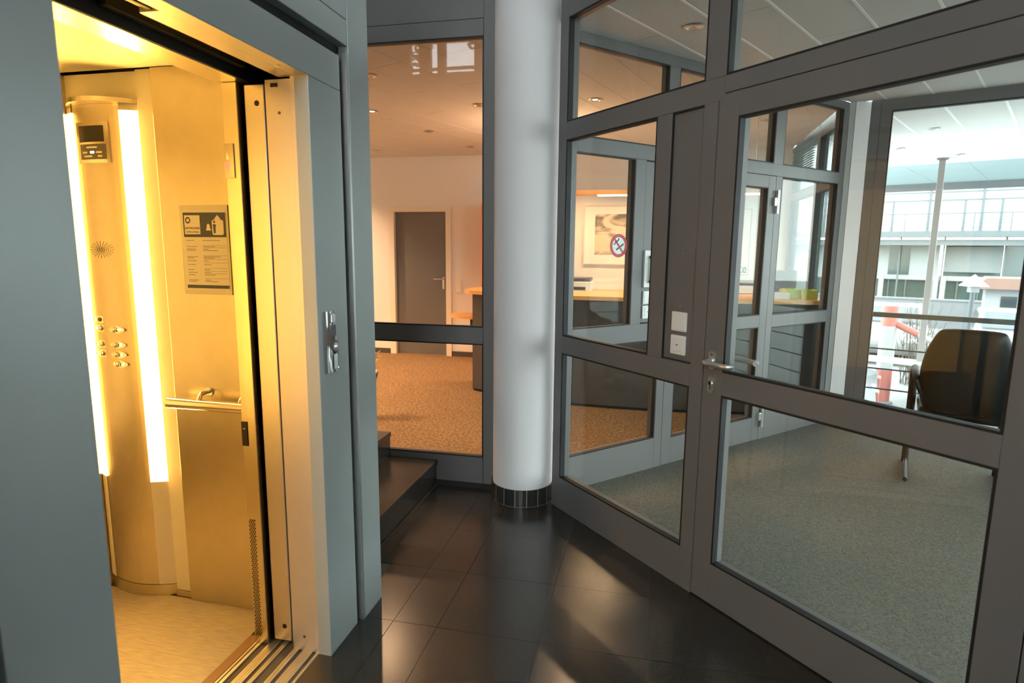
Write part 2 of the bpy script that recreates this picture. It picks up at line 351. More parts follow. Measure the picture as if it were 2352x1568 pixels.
wr = struct('window_6')
for x in (-1.04, 0.12, 1.24): part('mullion', M['frame'], wr, WLD, x, x+0.06, -6.09, -6.02, 1.0, 6.3)
for z in (1.0, 2.75, 4.5, 6.24): part('rail', M['frame'], wr, WLD, -1.04, 1.3, -6.085, -6.025, z, z+0.06)
part('pane', M['glass'], wr, WLD, -1.04, 1.3, -6.06, -6.05, 1.0, 6.3)
portal('stair_window_portal', (0.13, -5.98, 3.65), (1, 0, 0), (0, 0, -1), 2.34, 5.3)
portal('high_window_portal', (-4.24, -5.98, 5.45), (1, 0, 0), (0, 0, -1), 1.9, 1.8)
# ================================================================== GLAZED WALLS: helper
def pane_set(root, fr, u0, u1, z0, z1, n=0.03, th=0.008, g=0.008, gn=0.0015, m=None):
    """glass pane and its black rubber seal, seal flush just behind the front face"""
    part('pane', M['glass'], root, fr, u0, u1, n, n+th, z0, z1)
    b = MB(); lo, hi = min(u0, u1), max(u0, u1)
    for s in (0, 1):
        na, nb = (gn, n) if s == 0 else (n+th, 0.07-gn)
        b.box(fr, lo, lo+g, na, nb, z0, z1).box(fr, hi-g, hi, na, nb, z0, z1).box(fr, lo+g, hi-g, na, nb, z0, z0+g).box(fr, lo+g, hi-g, na, nb, z1-g, z1)
        if s == 0: b.build('seal', M['gasket'], root)
    return
def seal_light(root, fr, u0, u1, z0, z1): pass
BV = 0.0015
# ------------------------------------------------------------------ partition P (landing / reception)
wp = struct('window_1')
F = M['frame']
def fp(nm, u0, u1, z0, z1, n0=0.0, n1=0.07, m=None): return part(nm, m or F, wp, FP, u0, u1, n0, n1, z0, z1, bev=BV)
fp('stile', -0.932, -0.862, 0, 3.4)
fp('stile', -2.75, -2.68, 0, 3.4)
fp('rail', -2.68, -0.934, 0, 0.19); fp('rail', -2.68, -0.934, 0.89, 0.987); fp('rail', -2.68, -0.934, 2.597, 2.684)
fp('infill_panel', -2.68, -0.9345, 2.688, 3.4, 0.006, 0.06)
fp('rail', -2.68, -0.934, 3.40, 3.46)
part('joint_shadow', M['gap'], wp, FP, -2.68, -0.932, 0.015, 0.05, 2.683, 2.69)
pane_set(wp, FP, -2.68, -0.932, 0.19, 0.89); pane_set(wp, FP, -2.68, -0.932, 0.987, 2.597)
sbox('trim_1', M['granite'], WLD, -1.23, -0.86, 3.352, 3.37, 0, 0.028)
o = MB().box(FP, -6.5, -2.75, 0.0, 0.07, 0, 3.46).build('wall_stair', M['atrium_grey']); o['kind'] = 'structure'
# ------------------------------------------------------------------ column
col = struct('column', (-0.678, 3.326, 0), 'round white plastered column between the two glazed partitions')
col['category'] = 'column'
cxy = (-0.678, 3.326)
MB().lathe((*cxy, 0.0), [(0.1745, 0.07), (0.1745, 6.8)], seg=72).build('shaft', M['plaster'], col)
MB().lathe((*cxy, 0.0), [(0.1828, 0.0), (0.1828, 0.0985)], seg=72).build('skirting_core', M['grout_light'], col)
n = 17
for k in range(n):
    a0 = 2*math.pi*k/n+0.012-0.12; a1 = 2*math.pi*(k+1)/n-0.012-0.12; pts = []
    for i in range(4): a = a0+(a1-a0)*i/3; pts.append((cxy[0]+0.1765*math.cos(a), cxy[1]+0.1765*math.sin(a), 0.002))
    for i in range(4): a = a1+(a0-a1)*i/3; pts.append((cxy[0]+0.184*math.cos(a), cxy[1]+0.184*math.sin(a), 0.002))
    MB().prism(pts, (0, 0, 0.098)).build('tile', M['granite'], col)
# ------------------------------------------------------------------ door wall D
wd_ = struct('window_2')
def fd(nm, u0, u1, z0, z1, n0=0.0, n1=0.07, m=None, r=None): return part(nm, m or F, r or wd_, FD, u0, u1, n0, n1, z0, z1, bev=BV)
fd('stile', 0.976, 1.045, 0, 2.70); fd('rail', 0.07, 0.9755, 0, 0.182); fd('rail', 0.07, 0.9755, 0.891, 0.983)
fd('stile', 0.236, 0.321, 0.9835, 2.004); fd('stile', 0.003, 0.0695, 0, 2.006)
fd('rail', -0.027, 0.9755, 2.0045, 2.0905); fd('rail', -1.105, -0.0275, 2.0285, 2.0905)
fd('stile', -0.027, 0.070, 2.091, 2.70); fd('rail', 0.0705, 0.9755, 2.595, 2.70); fd('rail', -1.105, -0.0275, 2.595, 2.70)
fd('stile', -1.18, -1.1055, 0, 2.70)
part('infill_panel', F, wd_, FD, 0.0695, 0.236, 0.013, 0.05, 0.984, 2.004, bev=0.0008)
part('panel_recess_shade', M['gap'], wd_, FD, 0.2335, 0.2358, 0.002, 0.0132, 0.984, 2.004); part('panel_recess_shade', M['gap'], wd_, FD, 0.07, 0.2335, 0.002, 0.0132, 1.999, 2.0038); part('panel_recess_shade', M['gap'], wd_, FD, 0.07, 0.2335, 0.002, 0.0132, 0.984, 0.989)  # black strips paint the shade along the recessed panel's edges
part('cover_plate', F, wd_, FD, 0.086, 0.214, 0.0105, 0.0135, 1.206, 1.452, bev=0.0006)
for z in (1.44, 1.218): MB().disc(FD.p(0.15, 0.0106, z), 0.003, -FD.n, 0.0012, 10).build('screw', M['satin'], wd_)
pane_set(wd_, FD, 0.0695, 0.976, 0.182, 0.891); pane_set(wd_, FD, 0.321, 0.976, 0.983, 2.0045); pane_set(wd_, FD, 0.070, 0.976, 2.0905, 2.595); pane_set(wd_, FD, -1.1055, -0.027, 2.0905, 2.595)
part('door_rebate', M['gap'], wd_, FD, -1.1055, 0.003, 0.035, 0.055, 2.0275, 2.0284)
# light switches and card reader on the infill panel
def switch(fr, u, z, n0, label, name='light_switch', led=False, group=None):
    c = fr.p(u, n0, z); t = thing(name, label, 'switch', c, group)
    part('frame', M['white'], t, fr, u-0.041, u+0.041, n0-0.011, n0-0.0003, z-0.041, z+0.041, bev=0.003)
    if led:
        part('rocker', M['white'], t, fr, u-0.026, u+0.026, n0-0.0145, n0-0.0105, z-0.026, z+0.028, bev=0.0015)
        part('indicator', M['black'], t, fr, u-0.005, u+0.005, n0-0.0152, n0-0.0143, z-0.001, z+0.003)
    else: part('rocker', M['white'], t, fr, u-0.034, u+0.034, n0-0.0135, n0-0.0105, z-0.034, z+0.034, bev=0.002)
    return t
switch(FD, 0.147, 1.152, 0.013, 'plain white square blanking switch, upper of two beside the front glass door')
switch(FD, 0.147, 1.053, 0.013, 'white rocker switch with small dark mark, lower of two beside the front glass door', led=True)
# ------------------------------------------------------------------ door leaf D
dl = struct('door_1', FD.p(0, 0, 0), 'grey metal framed glass door with lever handle beside the black stone floor'); dl['category'] = 'door'
def ld(nm, u0, u1, z0, z1, n0=0.001, n1=0.068): return part(nm, F, dl, FD, u0, u1, n0, n1, z0, z1, bev=BV)
ld('stile', -0.0945, -0.0015, 0.006, 2.0255); ld('stile', -1.1015, -1.0015, 0.006, 2.0255)
ld('rail', -1.001, -0.095, 1.936, 2.0255); ld('rail', -1.001, -0.095, 0.887, 0.978); ld('rail', -1.001, -0.095, 0.006, 0.178)
pane_set(dl, FD, -1.0015, -0.0945, 0.978, 1.936); pane_set(dl, FD, -1.0015, -0.0945, 0.178, 0.887)
for s_, nn_, lab in ((-1, 0.0, 'satin lever handle on an oval plate, landing side'), (1, 0.07, 'satin lever handle on an oval plate, office side')):
    def q(u, d, z): return FD.p(u, nn_+s_*d, z)
    h = MB(); pts = []
    for i in range(24):
        a = 2*math.pi*i/24; pts.append(q(-0.043+0.0165*math.cos(a), -0.001, 1.020+0.0165*math.sin(a)+(0.020 if math.sin(a) > 0 else -0.020)))
    h.prism(pts, FD.n*(s_*0.006)); hd = h.build('handle_plate', M['satin'], dl)
    b = MB().tube([q(-0.043, 0.004, 1.016), q(-0.043, 0.040, 1.016), q(-0.047, 0.050, 1.016), q(-0.056, 0.055, 1.016), q(-0.13, 0.055, 1.015), q(-0.147, 0.053, 1.015), q(-0.158, 0.045, 1.015), q(-0.166, 0.032, 1.015)], [0.011, 0.0105, 0.0105, 0.0105, 0.0105, 0.0105, 0.0105, 0.0105], 14)
    b.lathe(q(-0.043, 0.005, 1.016), [(0.016, 0), (0.016, 0.006), (0.012, 0.008)], FD.n*s_, 18).build('lever', M['satin'], hd)
    MB().disc(q(-0.043, 0.005, 1.043), 0.0045, FD.n*s_, 0.001, 12).build('screw', M['alu_dark'], hd)
    pts = []
    for i in range(24):
        a = 2*math.pi*i/24; pts.append(q(-0.047+0.0145*math.cos(a), -0.001, 0.922+0.0145*math.sin(a)+(0.020 if math.sin(a) > 0 else -0.020)))
    cyl = MB().prism(pts, FD.n*(s_*0.009)).build('lock_plate', M['satin'], dl)
    MB().disc(q(-0.047, 0.008, 0.928), 0.0085, FD.n*s_, 0.004, 16).build('lock_cylinder', M['chrome'], cyl)
    MB().box(FD, -0.0495, -0.0445, nn_+s_*0.0085, nn_+s_*0.0105, 0.903, 0.921).build('keyhole', M['alu_dark'], cyl)
# ================================================================== GLAZED WALL W1 (office / reception)
w1 = struct('window_3'); FI = M['frame_in']
def f1(nm, u0, u1, z0, z1, n0=0.0, n1=0.07, r=None): return part(nm, FI, r or w1, FW, u0, u1, n0, n1, z0, z1, bev=BV)
def pane1(r, u0, u1, z0, z1): pane_set(r, FW, u0, u1, z0, z1)
f1('stile', -0.34, -0.25, 0, ZC-0.001)
f1('rail', -0.2495, 0.5755, 0, 0.21); f1('rail', -0.2495, 0.5755, 0.875, 0.985)
f1('stile', 0.315, 0.400, 0.9855, 1.984); f1('stile', 0.576, 0.643, 0, 1.9845)
f1('rail', -0.2495, 2.5525, 1.985, 2.068)
f1('stile', 0.57, 0.66, 2.0685, 2.5545); f1('stile', 1.68, 1.79, 2.0685, 2.5545)
f1('rail', -0.2495, 2.5525, 2.555, ZC-0.001)
f1('stile', 1.727, 1.797, 0, 1.9845); f1('stile', 2.553, 2.62, 0, ZC-0.001)
f1('rail', 1.7975, 2.5525, 0, 0.235); f1('rail', 1.7975, 2.5525, 0.876, 0.968)
part('infill_panel', FI, w1, FW, 0.4005, 0.5755, 0.013, 0.05, 0.986, 1.984, bev=0.0008)
part('panel_recess_shade', M['gap'], w1, FW, 0.4005, 0.403, 0.002, 0.0132, 0.986, 1.984); part('panel_recess_shade', M['gap'], w1, FW, 0.403, 0.5755, 0.002, 0.0132, 1.978, 1.9838); part('panel_recess_shade', M['gap'], w1, FW, 0.403, 0.5755, 0.002, 0.0132, 0.986, 0.992)  # recess shade painted as black strips on this panel too
pane1(w1, -0.25, 0.576, 0.21, 0.875); pane1(w1, -0.25, 0.315, 0.985, 1.985); pane1(w1, -0.25, 0.57, 2.068, 2.555); pane1(w1, 0.66, 1.68, 2.068, 2.555); pane1(w1, 1.79, 2.553, 2.068, 2.555)
pane1(w1, 1.797, 2.553, 0.235, 0.876); pane1(w1, 1.797, 2.553, 0.968, 1.985)
d2 = struct('door_2', FW.p(1.725, 0, 0), 'grey framed glass door of the inner glazed wall, hinged on the right'); d2['category'] = 'door'
f1('stile', 0.646, 0.738, 0.006, 1.982, r=d2); f1('stile', 1.638, 1.7245, 0.006, 1.982, r=d2)
f1('rail', 0.7385, 1.6375, 1.898, 1.982, r=d2); f1('rail', 0.7385, 1.6375, 0.886, 0.973, r=d2); f1('rail', 0.7385, 1.6375, 0.006, 0.186, r=d2)
pane1(d2, 0.738, 1.638, 0.186, 0.886); pane1(d2, 0.738, 1.638, 0.973, 1.898)
for z in (1.80, 0.19):
    h = part('hinge', M['satin'], d2, FW, 1.694, 1.722, -0.022, 0.001, z-0.03, z+0.03, bev=0.003)
    for dz in (-0.056, 0.0, 0.056): MB().lathe(FW.p(1.735, -0.016, z+dz-0.027), [(0.012, 0), (0.012, 0.054)], seg=14).build('hinge_barrel', M['satin'], h)
hb = MB().tube([FW.p(0.69, -0.002, 1.016), FW.p(0.69, -0.05, 1.016), FW.p(0.72, -0.055, 1.016), FW.p(0.81, -0.05, 1.016)], 0.0105, 10).build('lever', M['satin'], d2)
# intercom and its switches on the inner wall
ic = thing('intercom_handset', 'pale wall intercom with dark handset on the inner glazed wall, behind the front sidelight', 'intercom', FW.p(0.47, 0.013, 1.33))
part('base_plate', M['white'], ic, FW, 0.408, 0.53, -0.012, 0.0127, 1.215, 1.445, bev=0.004)
h = MB().tube([FW.p(0.455, -0.03, 1.245), FW.p(0.455, -0.036, 1.27), FW.p(0.455, -0.036, 1.39), FW.p(0.455, -0.03, 1.412)], [0.017, 0.015, 0.014, 0.018], 12).build('handset', M['black'], ic)
MB().disc(FW.p(0.50, -0.012, 1.425), 0.008, -FW.n, 0.003, 14).build('button', M['satin'], ic)
switch(FW, 0.462, 1.150, 0.013, 'white switch under the intercom of the inner glazed wall, upper of that pair', group=None)
switch(FW, 0.462, 1.058, 0.013, 'white switch under the intercom of the inner glazed wall, lower of that pair', led=True)
# no smoking sticker on the glass
ns = thing('no_smoking_sign', 'round red and white no smoking sticker on the inner glass', 'sign', FW.p(0.22, 0.028, 1.471))
def wdisc(r, n0, m, nm, r0=None, parent=ns):
    N = 40; c = FW.p(0.22, 0.028-n0, 1.471); b = MB()
    def ring(r): return [c+FW.u*(r*math.cos(2*math.pi*i/N))+Vector((0, 0, r*math.sin(2*math.pi*i/N))) for i in range(N)]
    if r0 is None: b.prism(ring(r), FW.n*0.0004)
    else: a = ring(r); d = ring(r0); b.add(a+d, [(i, (i+1) % N, N+(i+1) % N, N+i) for i in range(N)])
    return b.build(nm, m, parent)
wdisc(0.0705, 0.0, M['sticker'], 'backing'); wdisc(0.0705, 0.0008, M['red'], 'ring', 0.051)
def wrot(u0, u1, v0, v1, ang, n0, m, nm):
    c = FW.p(0.22, 0.028-n0, 1.471); a = FW.u*math.cos(ang)+Vector((0, 0, math.sin(ang))); b = -FW.u*math.sin(ang)+Vector((0, 0, math.cos(ang)))
    return MB().prism([c+a*u+b*v for u, v in ((u0, v0), (u1, v0), (u1, v1), (u0, v1))], FW.n*0.0003).build(nm, m, ns)
wrot(-0.030, 0.040, -0.017, -0.006, 0.55, 0.0009, M['ink'], 'cigarette'); wrot(-0.046, -0.032, -0.017, -0.006, 0.55, 0.0009, M['white'], 'filter')
MB().tube([FW.p(0.20-0.02+0.014*t+0.006*math.sin(t*3.5), 0.0268, 1.478+0.011*t) for t in (0, 0.5, 1, 1.5, 2, 2.5, 3, 3.3)], 0.0035, 5).build('smoke', M['ink'], ns)
wrot(-0.056, 0.056, -0.006, 0.006, -0.86, 0.0012, M['red'], 'diagonal_bar')
# ================================================================== OFFICE: pillar, window wall
pil = struct('wall_pillar', FW.p(2.66, 0.05, 0))
slab([(1.500, 5.441), (1.539, 5.434), (1.545, 5.62), (1.500, 5.62)], 0, ZC-0.001).build('face_plate', M['satin_grey'], pil)
slab([(1.540, 5.430), (1.650, 5.436), (1.735, 5.64), (1.546, 5.64)], 0, ZC-0.001).build('pillar', M['plaster'], pil)
wg = struct('window_4')
def fg(nm, u0, u1, z0, z1, n0=0.0, n1=0.09): return part(nm, F, wg, FG, u0, u1, n0, n1, z0, z1, bev=BV)
fg('stile', 0.0, 0.066, 0, ZC+0.06); fg('stile', 0.068, 0.14, 0, ZC+0.06)
fg('rail', 0.1405, 1.52, 2.53, ZC+0.06); fg('rail', 0.1405, 1.52, 0.0, 0.055)
for u in (1.5205, 2.88): fg('stile', u, u+0.12, 0, ZC+0.06)
fg('rail', 1.641, 2.8795, 2.53, ZC+0.06); fg('rail', 1.641, 2.8795, 0, 0.055); fg('rail', 3.0005, 4.2, 2.53, ZC+0.06); fg('rail', 3.0005, 4.2, 0, 0.055)
for u0, u1 in ((0.14, 1.5205), (1.6405, 2.88), (3.0, 4.2)): pane_set(wg, FG, u0, u1, 0.055, 2.53, n=0.05)
portal('office_window_portal', FG.p(2.15, -0.01, 1.3), FG.u, (0, 0, 1), 4.1, 2.5)
FO = Fr(FG.p(4.2, 0, 0), (D_[0]-C_[0], D_[1]-C_[1], 0)); we = struct('window_7'); LO = math.hypot(D_[0]-C_[0], D_[1]-C_[1])
for k in range(5):
    u = LO*k/4; part('stile', F, we, FO, u-0.05, u+0.05, 0, 0.09, 0, ZC-0.001, bev=BV)
    if k < 4:
        for z0, z1 in ((0, 0.055), (2.53, ZC+0.06)): part('rail', F, we, FO, u+0.0505, u+LO/4-0.0505, 0, 0.09, z0, z1, bev=BV)
        pane_set(we, FO, u+0.05, u+LO/4-0.05, 0.055, 2.53 if k else 1.02, n=0.05)
        if not k: part('rail', F, we, FO, u+0.0505, u+LO/4-0.0505, 0, 0.09, 1.02, 1.10, bev=BV); part('infill_panel', M['wall'], we, FO, u+0.0505, u+LO/4-0.0505, 0.01, 0.07, 1.1005, 2.5295)  # panel added out of view to block sky mirrored in the inner glass
portal('office_end_portal', FO.p(LO/2, -0.01, 1.3), FO.u, (0, 0, 1), LO-0.1, 2.5)
rl2 = thing('balcony_railing', 'steel balcony railing outside the office end window, right of the picture', 'railing', FO.p(0, 0.16, 0))
part('handrail', M['frame'], rl2, FO, 0.02, LO, 0.145, 0.185, 0.915, 0.955, bev=0.003)
for z in (0.14, 0.31, 0.48, 0.65): MB().tube([FO.p(0.02, 0.165, z), FO.p(LO, 0.165, z)], 0.0065, 8).build('strand', M['bframe'], rl2)
rl = thing('balcony_railing', 'dark steel balcony railing with wire strands outside the big office window', 'railing', FG.p(0, 0.16, 0))
part('handrail', M['frame'], rl, FG, 0.02, 4.2, 0.145, 0.185, 0.915, 0.955, bev=0.003)
for z in (0.14, 0.31, 0.48, 0.65): MB().tube([FG.p(0.02, 0.165, z), FG.p(4.2, 0.165, z)], 0.0065, 8).build('strand', M['bframe'], rl)
for u in (0.03, 1.58, 2.94, 4.15): part('post', M['frame'], rl, FG, u-0.012, u+0.012, 0.15, 0.18, -0.2, 0.914)
o = MB().box(FG, -0.3, 4.4, -0.02, 0.22, -0.35, -0.012).build('trim_2', M['conc']); o['kind'] = 'structure'
# ------------------------------------------------------------------ roof overhang outside with its own planks, posts
E0 = Vector((3.026, 9.097, 0)); FE = Fr(E0, (0.90, -0.436, 0))
over = [P2(FG.p(0.0, 0.10, 0)), P2(FG.p(4.4, 0.10, 0)), P2(FE.p(3.4, 0, 0)), P2(FE.p(-1.6, 0, 0)), (1.62, 7.7)]
plank_ceiling('ceiling', over, math.radians(30), -1.28, 0.385, 1.6, ZC+0.008, M['ceil'], M['joint'], 0.02)
can = [P2(FE.p(-3.5, 1.65, 0)), P2(FE.p(5, 1.65, 0)), P2(FE.p(6.5, 4.75, 0)), P2(FE.p(-4.5, 4.75, 0))]
plank_ceiling('ceiling', can, math.radians(30), -1.28, 0.8, 3.2, 2.76, M['soffit'], M['soffit'], 0.02)  # plank colour made darker and bluer to stand for weaker light
cb = MB().box(FE, -4.5, 6.5, 4.76, 4.86, 2.62, 2.9).build('trim_3', M['conc']); cb['kind'] = 'structure'
for k, u in enumerate((0.597, 3.0)):
    t = thing('roof_post', ('slim grey steel post rising behind the balcony rail, left of the chair', 'slim grey steel roof post outside, hidden right of the front door')[k], 'post', FE.p(u, -0.06, -1.5))
    part('shaft', M['frame'], t, FE, u-0.035, u+0.035, -0.10, -0.03, -1.5, ZC-0.02, bev=0.004); part('base_plate', M['frame'], t, FE, u-0.1, u+0.1, -0.15, 0.03, -1.5, -1.485); part('head_plate', M['frame'], t, FE, u-0.06, u+0.06, -0.12, -0.005, ZC-0.02, ZC-0.004)
gr = thing('guard_rail', 'pale horizontal guard rail tube between the outdoor posts', 'rail', FE.p(0, -0.06, -0.04))
MB().tube([FE.p(-0.56, -0.065, 0.0), FE.p(2.96, -0.065, 0.0)], 0.045, 14).build('tube', M['soffit'], gr)
# reception facade
fxr = Fr((1.555, 0, 0), (0, 1, 0), (1, 0, 0)); wf = struct('window_5')
def ff(nm, y0, y1, z0, z1, n1=0.08): return part(nm, FI, wf, fxr, y0, y1, 0.0, n1, z0, z1, bev=BV)
for y0 in (5.65, 6.50, 7.52): ff('stile', y0, y0+0.09, 0, ZC-0.001)
for y0, y1 in ((5.7405, 6.4995), (6.5905, 7.5195)):
    for z0, z1 in ((0, 0.10), (2.01, 2.09), (2.53, ZC+0.06)): ff('rail', y0, y1, z0, z1)
    pane_set(wf, fxr, y0, y1, 0.10, 2.01, n=0.05); pane_set(wf, fxr, y0, y1, 2.09, 2.53, n=0.05)
bl = thing('window_blind', 'raised grey venetian blind high on the reception window', 'blind', (1.54, 7.05, 2.5))
for k in range(11): part('slat', M['bframe'], bl, fxr, 6.62, 7.49, -0.035, -0.01, 2.26+0.024*k, 2.265+0.024*k)
part('headrail', M['bframe'], bl, fxr, 6.62, 7.49, -0.04, -0.005, 2.53, 2.57)
portal('reception_window_portal', (1.54, 6.5, 1.3), (0, 1, 0), (0, 0, -1), 2.0, 2.5)
# reception walls
bw = sbox('wall_reception', M['wall'], WLD, -6.0, -3.345, 7.62, 7.72, 0, ZC); sbox('wall_reception', M['wall'], WLD, -2.615, 1.60, 7.62, 7.72, 0, ZC); sbox('wall_reception', M['wall'], WLD, -3.345, -2.615, 7.62, 7.72, 1.915, ZC)
sbox('wall_reception_left', M['wall'], WLD, -6.1, -6.0, 3.4, 7.7, 0, ZC)
sbox('baseboard_back', M['counter'], WLD, -6.0, -3.43, 7.605, 7.62, 0.002, 0.07); sbox('baseboard_back', M['counter'], WLD, -2.545, 1.5, 7.605, 7.62, 0.002, 0.07)
d3 = struct('door_3', (-2.98, 7.62, 0), 'closed grey flush door in the far reception wall'); d3['category'] = 'door'
part('threshold', M['sill'], d3, WLD, -3.345, -2.615, 7.655, 7.72, -0.05, 0.004)  # added to close a floor gap that let outside light through
part('backing', M['black'], d3, WLD, -3.345, -2.615, 7.705, 7.72, 0.0, 1.915)  # added unseen behind the leaf to block sky light leaking under it
part('leaf', M['doorgrey'], d3, WLD, -3.343, -2.617, 7.66, 7.70, 0.006, 1.913)
for x0, x1 in ((-3.425, -3.343), (-2.617, -2.545)): part('frame_post', M['cream'], d3, WLD, x0, x1, 7.60, 7.66, 0.002, 1.975)
part('frame_head', M['cream'], d3, WLD, -3.343, -2.617, 7.60, 7.66, 1.913, 1.975)
hp = part('handle_plate', M['satin'], d3, WLD, -2.685, -2.655, 7.652, 7.66, 0.90, 1.06, bev=0.002)
MB().tube([(-2.67, 7.655, 1.035), (-2.67, 7.61, 1.035), (-2.68, 7.60, 1.035), (-2.79, 7.60, 1.035)], 0.010, 10).build('lever', M['satin'], hp)
sk = thing('socket_strip', 'cream vertical double socket plate beside the grey reception door', 'socket', (-2.44, 7.62, 0.95))
part('plate', M['cream'], sk, WLD, -2.485, -2.405, 7.608, 7.6195, 0.86, 1.04, bev=0.003)
for z in (0.905, 0.995): MB().disc((-2.445, 7.608, z), 0.022, (0, -1, 0), 0.003, 18).build('socket_ring', M['white'], sk)
# ------------------------------------------------------------------ reception furniture
ct = thing('reception_counter', 'long dark reception counter with a beech worktop', 'counter', (-0.3, 5.75, 0))
def path_off(pts, d):
    return [(x, y+d) for x, y in pts]
front = [(-1.712, 5.78), (-1.3, 5.60), (-0.9, 5.49), (-0.687, 5.445), (-0.3, 5.42), (0.1, 5.42), (0.4, 5.45), (0.9, 5.52), (1.50, 5.62)]
body = front+[(x, y+0.5) for x, y in front[::-1]]
slab(body, 0.03, 1.0).build('carcass', M['counter'], ct)
slab([(x, y+0.03) for x, y in front]+[(x, y+0.47) for x, y in front[::-1]], 0.002, 0.032).build('plinth', M['black'], ct)
top = [(-1.80, 5.80)]+[(x, y-0.10) for x, y in front]+[(x, y+0.6) for x, y in front[::-1]]+[(-1.82, 6.1)]
slab(top, 1.0005, 1.035).build('worktop', M['wood'], ct)
tb = []
for i in range(17):
    a = math.pi/2+math.pi*i/16; tb.append((-1.715+0.30*math.cos(a), 6.0+0.20*math.sin(a)))
st = slab(tb, 0.735, 0.765).build('side_shelf', M['wood'], ct); st['label'] = 'rounded beech side shelf'
part('bracket', M['alu_dark'], st, WLD, -1.80, -1.716, 5.99, 6.01, 0.62, 0.734)
oc = thing('orange_cabinet', 'tall orange lacquered cabinet behind the reception counter', 'cabinet', (-1.6, 7.3, 0))
part('carcass', M['orange'], oc, WLD, -2.02, -1.2, 7.22, 7.59, 0.05, 1.985, bev=0.003); part('plinth', M['black'], oc, WLD, -2.0, -1.22, 7.24, 7.58, 0.003, 0.05)
for x0, x1 in ((-2.018, -1.612), (-1.608, -1.202)):
    d = part('door', M['orange'], oc, WLD, x0, x1, 7.20, 7.219, 0.06, 1.98, bev=0.002); part('knob', M['satin'], d, WLD, (x1-0.04 if x0 < -1.7 else x0+0.03), (x1-0.03 if x0 < -1.7 else x0+0.04), 7.18, 7.20, 0.95, 1.05)
sb = thing('back_sideboard', 'pale low sideboard along the far reception wall', 'sideboard', (-0.2, 7.4, 0))
part('carcass', M['white'], sb, WLD, -1.15, 1.35, 7.22, 7.60, 0.06, 0.92, bev=0.003); part('plinth', M['black'], sb, WLD, -1.13, 1.33, 7.25, 7.58, 0.003, 0.06); part('worktop', M['wood'], sb, WLD, -1.17, 1.37, 7.19, 7.605, 0.9205, 0.95, bev=0.003)
for k in range(4): part('door', M['white'], sb, WLD, -1.14+0.625*k, -0.525+0.625*k, 7.203, 7.219, 0.07, 0.91, bev=0.002)
cp = thing('office_printer', 'squat pale grey printer on the sideboard behind the counter', 'printer', (-0.95, 7.4, 0.95))
part('body', M['white'], cp, WLD, -1.12, -0.66, 7.24, 7.58, 0.951, 1.06, bev=0.008); part('scanner_lid', M['bframe'], cp, WLD, -1.12, -0.68, 7.25, 7.58, 1.061, 1.10, bev=0.006); part('paper_tray', M['alu_dark'], cp, WLD, -1.05, -0.73, 7.20, 7.239, 0.97, 1.0, bev=0.003)
fo = thing('blue_folder_stack', 'dark blue folder lying on the sideboard', 'folder', (1.05, 7.4, 0.95))
part('cover', M['navy'], fo, WLD, 0.88, 1.22, 7.26, 7.54, 0.951, 1.07, bev=0.004); part('pages', M['paper'], fo, WLD, 0.89, 1.21, 7.255, 7.2595, 0.965, 1.055)
# framed drawing
pc = thing('framed_drawing', 'large framed abstract ink drawing on the far reception wall', 'picture', (-0.35, 7.6, 1.62))
part('mat_board', M['paper'], pc, WLD, -0.79, 0.09, 7.598, 7.6195, 1.275, 1.975)
fb = MB().box(WLD, -0.805, -0.79, 7.59, 7.6195, 1.26, 1.99).box(WLD, 0.09, 0.105, 7.59, 7.6195, 1.26, 1.99).box(WLD, -0.79, 0.09, 7.59, 7.6195, 1.26, 1.275).box(WLD, -0.79, 0.09, 7.59, 7.6195, 1.975, 1.99)
fb.build('frame', M['cream'], pc)
def art_mat():
    m = mat('ink_wash_drawing', (0.7, 0.62, 0.5), 0.7); t = m.node_tree; b = t.nodes['Principled BSDF']
    tcn = t.nodes.new('ShaderNodeTexCoord'); mp = t.nodes.new('ShaderNodeMapping'); mp.inputs['Scale'].default_value = (1.6, 1, 3.6); mp.inputs['Rotation'].default_value = (0, 0.5, 0)
    n = t.nodes.new('ShaderNodeTexNoise'); n.inputs['Scale'].default_value = 1.7; n.inputs['Detail'].default_value = 6; n.inputs['Distortion'].default_value = 1.4
    r = t.nodes.new('ShaderNodeValToRGB'); e = r.color_ramp.elements
    e[0].position = 0.34; e[0].color = (0.16, 0.15, 0.13, 1); e[1].position = 0.62; e[1].color = (0.68, 0.58, 0.40, 1)
    x = e.new(0.43); x.color = (0.45, 0.36, 0.26, 1); x = e.new(0.50); x.color = (0.74, 0.60, 0.45, 1)
    t.links.new(tcn.outputs['Object'], mp.inputs[0]); t.links.new(mp.outputs[0], n.inputs[0]); t.links.new(n.outputs[0], r.inputs[0]); t.links.new(r.outputs[0], b.inputs['Base Color'])
    return m
part('drawing', art_mat(), pc, WLD, -0.67, -0.03, 7.5965, 7.598, 1.38, 1.875)
# white board with lettering
pb = thing('white_notice_board', 'white board with a thin border and serif letters on the far wall', 'board', (0.8, 7.6, 1.5))
part('board', M['sticker'], pb, WLD, 0.45, 1.24, 7.602, 7.6195, 1.05, 2.05)
lb = MB().box(WLD, 1.145, 1.149, 7.6005, 7.6025, 1.165, 1.925).box(WLD, 0.5, 1.149, 7.6005, 7.6025, 1.925, 1.929).box(WLD, 0.5, 1.149, 7.6005, 7.6025, 1.161, 1.165)
lb.build('border_line', M['ink'], pb)
text('lettering', 'ilte', 0.15, (1.062, 7.601, 1.232), (1, 0, 0), (0, 0, 1), M['black'], pb, scx=0.75)
